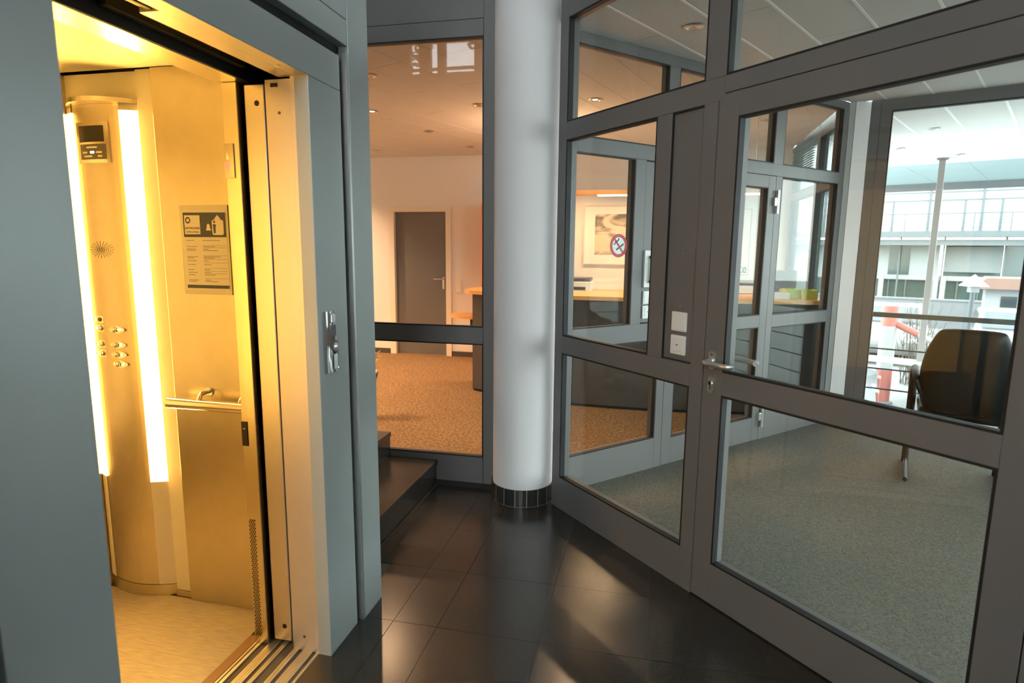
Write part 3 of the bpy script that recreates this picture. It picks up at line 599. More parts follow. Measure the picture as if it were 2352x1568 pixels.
# things on the counter right
def tray(name, x, y, w_, d_, h_, m, label, group=None):
    t = thing(name, label, 'box', (x, y, 1.0355), group)
    b = MB().box(WLD, x-w_/2, x+w_/2, y-d_/2, y+d_/2, 1.0357, 1.040)
    for a in ((x-w_/2, x+w_/2, y-d_/2, y-d_/2+0.004), (x-w_/2, x+w_/2, y+d_/2-0.004, y+d_/2), (x-w_/2, x-w_/2+0.004, y-d_/2+0.004, y+d_/2-0.004), (x+w_/2-0.004, x+w_/2, y-d_/2+0.004, y+d_/2-0.004)): b.box(WLD, *a, 1.040, 1.0357+h_)
    b.build('shell', m, t)
    r = MB()
    for a in ((x-w_/2-0.004, x+w_/2+0.004, y-d_/2-0.004, y-d_/2+0.006), (x-w_/2-0.004, x+w_/2+0.004, y+d_/2-0.006, y+d_/2+0.004), (x-w_/2-0.004, x-w_/2+0.006, y-d_/2+0.006, y+d_/2-0.006), (x+w_/2-0.006, x+w_/2+0.004, y-d_/2+0.006, y+d_/2-0.006)): r.box(WLD, *a, 1.0357+h_-0.008, 1.0357+h_+0.002)
    r.build('rim', m, t); return t
tray('document_tray', 1.13, 5.66, 0.13, 0.16, 0.05, M['sticker'], 'clear pale tray on the counter, left of the lime box')
tray('document_tray', 1.25, 5.80, 0.11, 0.2, 0.075, M['lime'], 'small lime storage box on the counter, behind the pale tray')
tray('storage_box', 1.37, 5.72, 0.12, 0.2, 0.075, M['lime'], 'bright lime green storage box at the window end of the counter')
mo = thing('desk_monitor', 'dark flat monitor standing behind the lime boxes on the counter', 'monitor', (1.25, 6.02, 1.036))
part('screen', M['bframe'], mo, WLD, 1.02, 1.34, 6.02, 6.05, 1.10, 1.27, bev=0.004); part('stand', M['bframe'], mo, WLD, 1.16, 1.20, 6.04, 6.06, 1.045, 1.12); part('foot', M['bframe'], mo, WLD, 1.09, 1.27, 6.0, 6.10, 1.0357, 1.045)
# beam light over the counter
be = thing('counter_beam_light', 'suspended beech beam light over the reception counter', 'lamp', (0.1, 5.75, 1.96))
part('beam', M['wood'], be, WLD, -1.15, 0.95, 5.70, 5.80, 1.945, 1.985, bev=0.003)
for k in range(5): part('lamp_strip', M['hal'], be, WLD, -0.49+0.06*k, -0.44+0.06*k, 5.72, 5.78, 1.936, 1.944)
for k in range(3): part('lamp_strip', M['hal'], be, WLD, 0.76+0.06*k, 0.81+0.06*k, 5.72, 5.78, 1.936, 1.944)
for x in (-1.0, 0.87): MB().tube([(x, 5.75, 1.985), (x, 5.75, ZC-0.005)], 0.003, 6).build('suspension_wire', M['satin'], be)
up = lamp('beam_uplight', 'AREA', (-1.05, 5.75, 1.995), 15, HALOGEN, be, shape='RECTANGLE', size=0.16, size_y=0.06); up.rotation_euler = (math.pi, 0, 0)
lamp('beam_glow', 'AREA', (-0.36, 5.80, 1.93), 9, HALOGEN, be, shape='RECTANGLE', size=0.4, size_y=0.06)
pp = thing('potted_plant', 'yellow green plant in a metal planter half hidden by the lift front', 'plant', (-2.295, 4.60, 0.003))
MB().lathe((-2.295, 4.60, 0.003), [(0.05, 0.0), (0.055, 0.03), (0.06, 0.24), (0.085, 0.34), (0.10, 0.405), (0.092, 0.405), (0.075, 0.34), (0.0001, 0.33)], seg=28).build('planter', M['brass_rail'], pp)
rp_ = random.Random(5); stm = MB()
for k in range(12):
    a = 2*math.pi*k/12+rp_.uniform(-0.2, 0.2); q_ = [Vector((-2.295, 4.60, 0.34)), Vector((-2.295+0.04*math.cos(a), 4.60+0.04*math.sin(a), 0.46)), Vector((-2.295+0.09*math.cos(a), 4.60+0.09*math.sin(a), 0.54+rp_.uniform(-0.05, 0.05)))]
    stm.tube(q_, [0.004, 0.003, 0.002], 5)
    for t_ in range(3):
        c_ = q_[1].lerp(q_[2], 0.3+0.35*t_); d_ = Vector((math.cos(a+rp_.uniform(-1, 1)), math.sin(a+rp_.uniform(-1, 1)), rp_.uniform(-0.2, 0.6))).normalized(); n_ = d_.cross(Vector((0, 0, 1))).normalized()
        MB().add([c_, c_+d_*0.02+n_*0.012, c_+d_*0.05, c_+d_*0.02-n_*0.012], [(0, 1, 2), (0, 2, 3)]).build('leaf', M['lime_leaf'], pp)
stm.build('stems', M['leaf'], pp, kind='stuff')
# ------------------------------------------------------------------ recessed downlights
def downlight(x, y, lit, label, z=ZC, power=60, group=None, out=False):
    t = thing('recessed_downlight', label, 'downlight', (x, y, z), group)
    MB().lathe((x, y, z), [(0.052, -0.004), (0.044, -0.010), (0.036, -0.006), (0.034, 0.0)], seg=24).build('trim_ring', M['satin'], t)
    MB().lathe((x, y, z), [(0.033, -0.002), (0.02, -0.004), (0.0001, -0.006)], seg=20).build('lamp', M['hal'] if lit else M['bulb_off'], t)
    if lit: lamp('halogen', 'SPOT', (x, y, z-0.03), power, HALOGEN, t, spot_size=2.3, spot_blend=0.6, shadow_soft_size=0.02)
downlight(-2.40, 5.05, True, 'lit recessed downlight at the left edge of the reception ceiling seen through the partition', power=90)
downlight(-0.469, 4.987, True, 'lit recessed downlight seen through the upper left pane beside the front door', power=70)
for x, y, l in ((-2.234, 5.996, 'unlit downlight in the middle of the reception ceiling, behind the lit left one'), (-3.284, 7.042, 'unlit downlight near the far reception wall, above left of the grey door'), (-2.094, 6.983, 'unlit downlight near the far reception wall, right of the grey door'), (-1.421, 4.988, 'unlit reception downlight touching the right stile of the partition'), (-1.929, 4.033, 'unlit reception downlight nearest the lift, top left of the partition glass'), (0.991, 6.061, 'unlit downlight above the right end of the reception counter'), (0.178, 3.508, 'unlit chrome downlight in the office ceiling over the glass sidelight')):
    downlight(x, y, False, l)
for x, y, l in ((-4.4, 4.2, 'partition end'), (-4.4, 5.6, 'middle'), (-4.6, 7.0, 'far wall end'), (-3.6, 4.2, 'stair side')): downlight(x, y, True, 'added lit reception downlight unseen behind the lift, '+l, power=290, group='added lit reception downlights behind the lift')  # unseen lamps added to brighten the reception
for x, y, l in ((-0.9, 6.75, 'added lit reception downlight before the framed drawing, unseen behind the front frame'), (0.12, 6.75, 'added lit reception downlight before the white board, unseen behind the front frame')): downlight(x, y, True, l, power=105)  # out-of-sight pair added to lighten the reception's right end
for x, y, l in ((2.596, 6.71, 'small downlight in the outdoor overhang ceiling, nearest the window'), (2.732, 7.881, 'small downlight in the outdoor overhang, left of the steel post'), (3.593, 8.474, 'small downlight in the outdoor overhang, right of the steel post')): downlight(x, y, False, l)
# ================================================================== STAIRS
stair = struct('staircase', (-1.25, 2.8, 0))
for i in range(8):
    x1 = -1.222-0.305*i; z1 = 0.155*(i+1)
    part('riser', M['granite'], stair, WLD, x1-0.03, x1-0.008, 2.30, 3.366, z1-0.155+0.0005, z1-0.0305)
    part('tread', M['granite'], stair, WLD, x1-0.33, x1, 2.30, 3.366, z1-0.03, z1, bev=0.0015)
    part('core', M['grout'], stair, WLD, x1-0.60, x1-0.031, 2.31, 3.36, max(0.0, z1-0.34), z1-0.0305)
# ================================================================== LIFT
pt = thing('lift_portal', 'blue grey coated steel lift portal with a shadow gap round the doorway', 'portal', (-1.049, 1.35, 0))
ST = M['steel']
def fx(nm, y0, y1, z0, z1, n0=0.0, n1=0.05, m=None, bev=0.002): return part(nm, m or ST, pt, FX, y0, y1, n0, n1, z0, z1, bev=bev)
fx('jamb_panel', 1.763, 1.963, 0.0, 1.971); fx('lintel_panel', 0.72, 1.963, 1.9725, 2.085); fx('jamb_panel', 0.72, 0.934, 0.0, 1.971)
fx('shadow_gap', 1.9635, 2.0, 0, 2.0845, 0.022, 0.05, M['gap'], 0); fx('shadow_gap', 0.66, 2.0, 2.0855, 2.125, 0.022, 0.05, M['gap'], 0); fx('shadow_gap', 0.66, 0.7195, 0, 2.0845, 0.022, 0.05, M['gap'], 0)
fx('gap_flange', 1.988, 2.0005, 0, 2.1, -0.014, 0.022, M['satin'], 0)
fx('side_panel', 2.001, 2.151, 0.0, 2.70, -0.015, 0.05); fx('side_panel', -0.7, 0.659, 0.0, 2.70, -0.015, 0.05)
fx('header_panel', 0.66, 2.0, 2.1255, 2.208, -0.012, 0.05); fx('header_panel', 0.66, 2.0, 2.2105, 2.70, -0.012, 0.05)
shf = struct('wall_lift_shaft')
part('side_cheek', ST, shf, WLD, -2.9, -1.075, 2.181, 2.20, 0, 2.70); part('cap', ST, shf, WLD, -2.9, -1.05, -0.7, 2.2, 2.7015, 2.75); part('rear_cheek', ST, shf, WLD, -2.9, -1.1, -0.74, -0.701, 0, 2.70); part('back_cheek', ST, shf, WLD, -2.95, -2.9, -0.7, 2.2, 0, 2.70)
part('corner_return', ST, pt, WLD, -1.1, -1.036, 2.1512, 2.1532, 0, 2.70)
# reveals of the doorway
rv = part('reveal', M['reveal'], pt, WLD, -1.205, -1.112, 1.77, 1.80, 0.0, 1.966, bev=0.001)
part('screw_hole', M['black'], rv, WLD, -1.185, -1.160, 1.7685, 1.771, 1.943, 1.955)
for z in (1.865, 0.055): MB().disc((-1.158, 1.7705, z), 0.005, (0, -1, 0), 0.0015, 12).build('screw', M['alu_dark'], rv)
part('reveal', M['reveal'], pt, WLD, -1.1118, -1.0505, 1.7632, 1.80, 0.0, 1.9715, bev=0.001)
part('reveal', M['reveal'], pt, WLD, -1.205, -1.0505, 0.90, 0.9338, 0.0, 1.9715, bev=0.001)
so = part('lintel_soffit', M['reveal'], pt, WLD, -1.10, -1.0505, 0.934, 1.763, 1.9715, 1.985); part('lintel_soffit', M['reveal'], pt, WLD, -1.155, -1.1008, 1.24, 1.77, 1.9715, 1.985)
MB().disc((-1.085, 1.66, 1.9717), 0.008, (0, 0, -1), 0.002, 14).build('screw', M['satin'], so)
part('door_track', M['alu_dark'], pt, WLD, -1.155, -1.1008, 0.6, 1.2395, 1.985, 2.02); part('door_track', M['black'], pt, WLD, -1.13, -1.12, 0.6, 1.2395, 1.975, 1.985)
# lift doors (retracted panels showing their leading edges)
for k, (x0, x1, lab) in enumerate(((-1.294, -1.222, 'retracted stainless lift door panel showing its leading edge'),)):
    t = thing('lift_door', lab, 'door', ((x0+x1)/2, 2.0, 0))
    part('panel', M['door_steel'], t, WLD, x0, x1, 1.788, 2.14, 0.012, 1.96, bev=0.003)
    for z in (1.902, 0.07): MB().disc((-1.249, 1.7885, z), 0.009, (0, -1, 0), 0.0015, 16).build('stop_buffer', M['black'], t)
    part('edge_seal', M['gasket'], t, WLD, -1.2975, -1.2943, 1.80, 2.12, 0.012, 1.96)
# door sill with grooves
sl = thing('lift_sill', 'grooved aluminium lift door sill with dark running gaps', 'sill', (-1.22, 1.35, 0))
part('bed', M['black'], sl, WLD, -1.365, -1.10, 0.90, 1.80, -0.03, -0.012)
for x0, x1 in ((-1.112, -1.101), (-1.166, -1.126), (-1.204, -1.182), (-1.258, -1.241), (-1.310, -1.273), (-1.350, -1.336), (-1.363, -1.354)):
    nrib = max(1, int((x1-x0)/0.008)); s_ = (x1-x0)/nrib
    b = MB()
    for k in range(nrib): b.box(WLD, x0+s_*k+0.0008, x0+s_*(k+1)-0.0008, 0.90, 1.80, -0.012, 0.001)
    b.box(WLD, x0, x1, 0.90, 1.80, -0.012, -0.001); b.build('sill_bar', M['sill'], sl)
# car
ca = thing('lift_car', 'open lift car lined with brushed steel and lit warm yellow', 'lift', (-2.0, 1.3, 0))
part('floor_panel', M['vinyl'], ca, WLD, -2.75, -1.405, 0.45, 1.952, -0.02, 0.0); part('floor_trim', M['trim_brown'], ca, WLD, -1.404, -1.365, 0.45, 1.80, -0.02, 0.001)
part('side_wall', M['car_steel'], ca, WLD, -1.79, -1.364, 1.945, 1.965, 0.0, 2.083, bev=0.001)
part('pilaster', M['cream'], ca, WLD, -1.868, -1.7905, 1.960, 1.975, 0.028, 2.083); part('upper_panel', M['cream'], ca, WLD, -2.42, -1.868, 1.976, 1.99, 0.0, 2.083)
part('side_wall', M['car_steel'], ca, WLD, -2.75, -2.2055, 1.945, 1.975, 0.0, 2.083); part('pilaster', M['cream'], ca, WLD, -2.30, -2.206, 1.935, 1.944, 0.028, 2.083)
for x0, x1 in ((-1.9355, -1.87), (-2.2035, -2.16)): part('lamp_diffuser', M['diff_added'], ca, WLD, x0, x1, 0.4505, 0.465, 0.5, 1.94)  # unseen strips added on the near wall to light the notice
part('rear_bounce_panel', M['bounce_glow'], ca, WLD, -2.7505, -2.735, 0.47, 1.92, 0.5, 1.94)  # added glowing sheet standing for light bounced off the rear wall
part('rear_wall', M['car_steel'], ca, WLD, -2.78, -2.751, 0.43, 1.97, -0.0, 2.083); part('side_wall', M['car_steel'], ca, WLD, -2.75, -1.364, 0.43, 0.45, 0.0, 2.083)
part('ceiling_panel', M['cream'], ca, WLD, -2.75, -1.30, 0.45, 1.944, 2.0845, 2.10); part('ceiling_shadow_gap', M['black'], ca, WLD, -2.78, -1.30, 0.43, 1.99, 2.1005, 2.12)
part('front_return', M['car_steel'], ca, WLD, -1.363, -1.309, 0.45, 0.93, 0.0, 1.966)
po = part('door_post', M['car_steel'], ca, WLD, -1.3635, -1.3085, 1.7705, 1.944, 0.0, 1.966, bev=0.002)
ms = MB()
for i in range(60):
    for j in range(3): ms.box(WLD, -1.3585+0.0085*j+(0.004 if i % 2 else 0), -1.3535+0.0085*j+(0.004 if i % 2 else 0), 1.7695, 1.7703, 0.03+0.0076*i, 0.0345+0.0076*i)
ms.build('perforated_strip', M['black'], po, kind='stuff')
part('photocell', M['black'], po, WLD, -1.3640, -1.3405, 1.767, 1.7703, 0.757, 0.845, bev=0.001)
part('photocell_mark', M['white'], po, WLD, -1.357, -1.349, 1.7664, 1.7671, 0.818, 0.821)
part('header', M['car_steel'], ca, WLD, -1.363, -1.2805, 0.45, 1.944, 1.9665, 2.0); part('header_lip', M['car_steel'], ca, WLD, -1.40, -1.364, 0.45, 1.944, 1.975, 2.084)
part('header_front', M['blueblack'], ca, WLD, -1.2803, -1.276, 0.45, 1.944, 1.9685, 2.0)
part('operator_case', M['blueblack'], shf, WLD, -1.30, -1.281, 0.45, 2.1, 2.0005, 2.35); part('operator_case', M['black'], shf, WLD, -1.28, -1.06, 0.45, 2.1, 2.34, 2.36); part('operator_rail', M['blueblack'], shf, WLD, -1.2795, -1.26, 0.45, 2.1, 2.03, 2.06)
part('operator_bracket', M['alu_dark'], shf, WLD, -1.2795, -1.255, 1.25, 1.75, 2.0, 2.028)
part('dark_shaft', M['black'], shf, WLD, -1.31, -1.10, 2.15, 2.18, 0.0, 2.33); part('dark_shaft', M['black'], shf, WLD, -1.35, -1.31, 1.9455, 2.15, 0, 2.33); part('dark_shaft', M['black'], shf, WLD, -1.105, -1.095, 1.81, 2.14, 0, 2.33)
# direction indicator
di = thing('direction_indicator', 'narrow mirror plate with a lit red down arrow on the lift door post', 'indicator', (-1.348, 1.769, 1.72))
part('plate', M['brass_rail'], di, WLD, -1.366, -1.329, 1.7665, 1.7703, 1.668, 1.777, bev=0.001)
MB().prism([(-1.359, 1.7662, 1.727), (-1.345, 1.7662, 1.727), (-1.352, 1.7662, 1.752)], (0, 0.0005, 0)).build('up_arrow', M['satin'], di)
MB().prism([(-1.359, 1.7662, 1.716), (-1.345, 1.7662, 1.716), (-1.352, 1.7662, 1.692)], (0, 0.0005, 0)).build('down_arrow', M['red_glow'], di)
# ------------------------------------------------------------------ control panel (bowed column)
cpn = thing('control_panel', 'bowed stainless lift control panel between two glowing light strips', 'panel', (-2.04, 1.95, 0))
def bow(x): t = (x+2.035)/0.17; return 1.974-0.045*(1-t*t) if abs(t) < 1 else 1.974
def bowed(name, x0, x1, z0, z1, m, off=0.0, th=0.006, seg=12, parent=cpn, taper=None):
    b = MB(); vs = []; fs = []
    for i in range(seg+1):
        x = x0+(x1-x0)*i/seg; y = bow(x)-off
        for z in (z0, z1): vs += [(x, y, z), (x, y+th, z)]
    for i in range(seg):
        a = i*4; c = a+4
        fs += [(a, c, c+2, a+2), (a+1, a+3, c+3, c+1), (a, a+1, c+1, c), (a+2, c+2, c+3, a+3)]
    fs += [(0, 2, 3, 1), (seg*4, seg*4+1, seg*4+3, seg*4+2)]
    b.add(vs, fs, False); return b.build(name, m, parent)
bowed('face', -2.160, -1.936, 0.05, 1.964, M['panel_steel'])
for x0, x1 in ((-1.9355, -1.8700), (-2.2035, -2.1605)):
    bowed('lamp_diffuser', x0, x1, 0.50, 1.94, M['diff'], 0.003); bowed('diffuser_end', x0, x1, 0.05, 0.499, M['diff_off'], 0.003); bowed('diffuser_end', x0, x1, 1.941, 1.964, M['diff_off'], 0.003)
cp_ = [(-2.205+0.341*i/16, 1.974-0.095*(1-(-1+2*i/16)**2), 1.9645) for i in range(17)]; MB().prism(cp_, (0, 0, 0.016)).build('cap', M['brass_rail'], cpn); bowed('kick_plate', -2.205, -1.868, 0.0, 0.048, M['car_steel'], 0.004, 0.02)
part('kick_return', M['car_steel'], cpn, WLD, -1.8678, -1.791, 1.955, 1.9745, 0.0, 0.027)
bowed('display_frame', -2.126, -1.976, 1.752, 1.900, M['brass_rail'], 0.006, 0.006)
bowed('screen', -2.112, -1.995, 1.828, 1.886, M['black'], 0.0072, 0.002); sc2 = bowed('data_plate', -2.110, -1.990, 1.765, 1.820, M['alu_dark'], 0.0072, 0.002)
for x, z, w_ in ((-2.05, 1.808, 0.05), (-2.085, 1.790, 0.025), (-2.018, 1.790, 0.025), (-2.07, 1.776, 0.04), (-2.015, 1.776, 0.018)): bowed('text_line', x-w_/2, x+w_/2, z-0.003, z+0.003, M['satin'], 0.0082, 0.001, 4)
bowed('lit_field', -2.058, -2.040, 1.786, 1.794, M['white_glow'], 0.0084, 0.001, 4)
gm = MB()
for k in range(6):
    rx, rz = 0.008+0.0095*k, 0.004+0.0052*k; N = 40
    for i in range(N):
        a = 2*math.pi*i/N; x = -2.06+rx*math.cos(a); z = 1.430+rz*math.sin(a)
        if i % 2 == 0: gm.disc((x, bow(x)-0.0003, z), 0.0017, (0, -1, 0), 0.0006, 6)
gm.build('speaker_holes', M['black'], cpn, kind='stuff')
BTN = [(-2.102, 1.158, 'S', 0, 'key'), (-2.102, 1.124, '', 0, 'bell'), (-2.024, 1.121, '<>', 1, ''), (-2.103, 1.061, '2', 0, ''), (-2.024, 1.061, '3', 1, ''), (-2.104, 1.023, 'E', 0, ''), (-2.024, 1.022, '1', 1, ''), (-2.022, 0.984, '-1', 1, '')]
for x, z, s_, side, sp in BTN:
    y = bow(x); N = 20; pts = []
    cx_ = x+(0.006 if side else 0.006)
    for i in range(N):
        a = 2*math.pi*i/N; pts.append((cx_+0.036*math.cos(a)*(1 if side else 1), bow(cx_)-0.0018, z+0.0150*math.sin(a)*(1-0.25*abs(math.cos(a)))))
    pl_ = MB().prism(pts, (0, 0.003, 0)).build('button_plate', M['brass_rail'], cpn)
    bx_ = x-0.006 if side else x+0.002
    if sp == 'key': MB().lathe((bx_, y-0.002, z), [(0.0085, 0), (0.0085, 0.003), (0.006, 0.004)], (0, -1, 0), 16).build('key_switch', M['alu_dark'], pl_)
    else: MB().lathe((bx_, y-0.002, z), [(0.0115, 0), (0.0115, 0.004), (0.009, 0.007), (0.004, 0.009), (0.0001, 0.0095)], (0, -1, 0), 18).build('button', M['brass_rail'], pl_)
    if sp == 'bell': MB().disc((x-0.018, y-0.0025, z), 0.0065, (0, -1, 0), 0.001, 14).build('alarm_light', M['white_glow'], pl_)
    if s_: text('mark', s_, 0.017, (x+(0.018 if side else -0.018), bow(x)-0.0032, z), (1, 0, 0), (0, 0, 1), M['white_glow'], pl_)
# handrail
hr = thing('lift_handrail', 'polished round handrail on the lift side wall', 'handrail', (-1.6, 1.88, 0.857))
MB().tube([(-1.760, 1.88, 0.857), (-1.380, 1.88, 0.857)], 0.0205, 20).build('bar', M['brass_rail'], hr)
for x in (-1.632, -1.455):
    br = MB().tube([(x, 1.882, 0.868), (x, 1.90, 0.895), (x, 1.925, 0.895), (x, 1.943, 0.893)], 0.008, 10).build('bracket', M['brass_rail'], hr); MB().disc((x, 1.9448, 0.893), 0.018, (0, -1, 0), 0.006, 18).build('rosette', M['brass_rail'], br)
# emergency notice
no = thing('emergency_notice', 'framed emergency notice sheet with a dark blue header on the lift wall', 'notice', (-1.603, 1.944, 1.43))
part('holder', M['cream'], no, WLD, -1.706, -1.500, 1.9415, 1.9448, 1.268, 1.596, bev=0.001)
part('sheet', M['paper'], no, WLD, -1.698, -1.508, 1.9405, 1.9414, 1.284, 1.578)
part('header_block', M['navy'], no, WLD, -1.690, -1.510, 1.9398, 1.9404, 1.480, 1.569); part('header_box', M['paper'], no, WLD, -1.684, -1.618, 1.9391, 1.9397, 1.490, 1.559)
part('footer_block', M['navy'], no, WLD, -1.690, -1.510, 1.9398, 1.9404, 1.2915, 1.3035)
text('heading', 'NOTFALLPLAN', 0.0105, (-1.651, 1.9388, 1.512), (1, 0, 0), (0, 0, 1), M['navy'], no, scx=0.86); text('subheading', 'für Ihren Aufzug', 0.0085, (-1.651, 1.9388, 1.499), (1, 0, 0), (0, 0, 1), M['ink'], no, scx=0.9)
em = MB(); c = Vector((-1.669, 1.9387, 1.541)); N = 20
em.add([c+Vector((r*math.cos(2*math.pi*i/N), 0, r*1.1*math.sin(2*math.pi*i/N))) for r in (0.011, 0.006) for i in range(N)], [(i, (i+1) % N, N+(i+1) % N, N+i) for i in range(N)]).build('emblem', M['navy'], no)
ar = [(-0.020, -0.036), (0.020, -0.036), (0.024, -0.030), (0.024, 0.014), (0.018, 0.019), (0.010, 0.019), (0.010, 0.021), (0.014, 0.021), (0.0, 0.036), (-0.014, 0.021), (-0.010, 0.021), (-0.010, 0.019), (-0.018, 0.019), (-0.024, 0.014), (-0.024, -0.030)]
MB().prism([(-1.543+x, 1.9391, 1.524+z) for x, z in ar], (0, 0.0006, 0)).build('lift_symbol', M['paper'], no)
MB().prism([(-1.557+x, 1.9385, 1.512+z) for x, z in ((-0.004, -0.018), (0.004, -0.018), (0.005, 0.006), (0.008, 0.012), (0.0, 0.016), (-0.008, 0.012), (-0.005, 0.006))], (0, 0.0005, 0)).disc((-1.557, 1.939, 1.535), 0.0045, (0, -1, 0), 0.0005, 14).build('person_symbol', M['navy'], no)
MB().prism([(-1.583+x, 1.9391, 1.514+z) for x, z in ((-0.011, -0.010), (0.011, -0.010), (0.010, -0.006), (0.007, 0.0), (0.006, 0.009), (0.003, 0.014), (-0.003, 0.014), (-0.006, 0.009), (-0.007, 0.0), (-0.010, -0.006))], (0, 0.0006, 0)).build('bell_symbol', M['paper'], no)
tl = MB()
for i, z in enumerate((1.468, 1.445, 1.436, 1.431, 1.408, 1.403, 1.393, 1.379, 1.360, 1.350, 1.341, 1.322, 1.317)):
    tl.box(WLD, -1.682, -1.682+random.uniform(0.024, 0.045), 1.9399, 1.9404, z-0.0008, z+0.0008)
    tl.box(WLD, -1.612, -1.612+random.uniform(0.02, 0.085), 1.9399, 1.9404, z-0.0008, z+0.0008)
for z in (1.4495, 1.4415, 1.4125, 1.399, 1.386, 1.366, 1.355, 1.346, 1.328): tl.box(WLD, -1.612, -1.512, 1.9400, 1.9404, z-0.0004, z+0.0004)
tl.build('text_lines', M['ink'], no, kind='stuff')
# hall call plate
hc = thing('call_button_plate', 'tall curved chrome call plate with a round button on the lift jamb', 'button', (-1.049, 1.83, 1.13))
N = 14; vs = []; fs = []
for i in range(N+1):
    t = -1+2*i/N; y = 1.832+0.040*t; x = -1.049+0.004+0.012*math.sqrt(max(0, 1-t*t))
    for z in (1.026, 1.236): vs.append((x, y, z)); vs.append((-1.0488, y, z))
for i in range(N): a = i*4; c = a+4; fs += [(a, c, c+2, a+2), (a+2, c+2, c+3, a+3), (a, a+1, c+1, c)]
fs += [(0, 2, 3, 1), (N*4, N*4+1, N*4+3, N*4+2)]
MB().add(vs, fs, False).build('plate', M['chrome'], hc)
FY = Fr((-1.033, 1.832, 0), (0, 1, 0), (1, 0, 0))
bt = MB().lathe((-1.036, 1.842, 1.112), [(0.018, 0), (0.018, 0.005), (0.014, 0.009), (0.0001, 0.011)], (1, 0, 0), 24).build('button', M['satin'], hc)
MB().lathe((-1.034, 1.842, 1.112), [(0.022, 0), (0.022, 0.003), (0.0185, 0.0035)], (1, 0, 0), 24).build('button_ring', M['alu_dark'], hc)
part('display_window', M['alu_dark'], hc, WLD, -1.0345, -1.0315, 1.818, 1.848, 1.150, 1.188, bev=0.001)
part('lower_plate', M['chrome'], hc, WLD, -1.0345, -1.031, 1.826, 1.856, 1.036, 1.090, bev=0.004); part('upper_plate', M['chrome'], hc, WLD, -1.0345, -1.031, 1.816, 1.848, 1.196, 1.228, bev=0.003)
# ================================================================== OFFICE CHAIRS
def make_chair(name, label, group=None):
    t = thing(name, label, 'chair', (0, 0, 0), group)      # built facing +y, back at y = 0
    L = M['leather']
    out = [(-0.20, 0.455), (-0.245, 0.50), (-0.268, 0.60), (-0.272, 0.72), (-0.255, 0.83), (-0.215, 0.935), (-0.185, 0.985), (-0.15, 1.0), (0.15, 1.0), (0.185, 0.985), (0.215, 0.935), (0.255, 0.83), (0.272, 0.72), (0.268, 0.60), (0.245, 0.50), (0.20, 0.455)]
    bm = bmesh.new(); c = (0, 0.72)
    rings = []
    for k, (sc_, y) in enumerate(((0.55, -0.040), (0.88, -0.034), (0.975, -0.018), (1.0, 0.01), (0.975, 0.040), (0.85, 0.058), (0.5, 0.068))):
        ring = []
        for x, z in out:
            X = c[0]+(x-c[0])*sc_; Z = c[1]+(z-c[1])*sc_
            yy = y-0.10*(Z-0.46)-0.04*max(0, 0.60-Z)*4*0+0.05*(X/0.27)**2+0.16*max(0, 0.58-Z)
            ring.append(bm.verts.new((X, yy, Z)))
        rings.append(ring)
    for a, b in zip(rings, rings[1:]):
        for i in range(len(out)): bm.faces.new((a[i], a[(i+1) % len(out)], b[(i+1) % len(out)], b[i]))
    bm.faces.new(rings[0][::-1]); bm.faces.new(rings[-1])
    bmesh.ops.recalc_face_normals(bm, faces=bm.faces[:])
    for f in bm.faces: f.smooth = True
    me = bpy.data.meshes.new('backrest'); bm.to_mesh(me); bm.free(); me.materials.append(L)
    bo = bpy.data.objects.new('backrest', me); COL.objects.link(bo); bo.parent = t
    sm = bo.modifiers.new('s', 'SUBSURF'); sm.levels = 2; sm.render_levels = 2
    MB().box(WLD, -0.25, 0.25, 0.06, 0.54, 0.41, 0.485, bev=0.03).build('seat', L, t)
    for s_ in (-1, 1):
        MB().tube([(s_*0.285, -0.005, 0.66), (s_*0.285, 0.02, 0.672), (s_*0.285, 0.38, 0.672), (s_*0.285, 0.425, 0.655), (s_*0.285, 0.437, 0.61), (s_*0.285, 0.437, 0.34)], [0.018, 0.022, 0.027, 0.028, 0.028, 0.028], 10).build('armrest', M['black'], t)
        MB().tube([(s_*0.285, 0.437, 0.345), (s_*0.285, 0.437, 0.001)], 0.024, 10).build('leg', M['black'], t)
        MB().tube([(s_*0.285, 0.0, 0.665), (s_*0.272, -0.01, 0.63), (s_*0.25, 0.0, 0.58)], 0.013, 8).build('arm_bracket', M['black'], t)
        MB().tube([(s_*0.285, 0.42, 0.0185), (s_*0.285, -0.02, 0.0185)], 0.0145, 10).build('runner', M['black'], t)
    MB().tube([(-0.285, 0.437, 0.36), (0.285, 0.437, 0.36)], 0.013, 8).build('crossbar', M['black'], t)
    return t
ch = make_chair('office_chair', 'black leather visitor chair with padded back turned to the window, beyond the front door')
CH_C = (1.885, 4.03); CH_A = math.radians(-20)
ch.scale = (0.88, 1, 1); ch.location = (CH_C[0], CH_C[1], 0.005); ch.rotation_euler = (0, 0, CH_A)
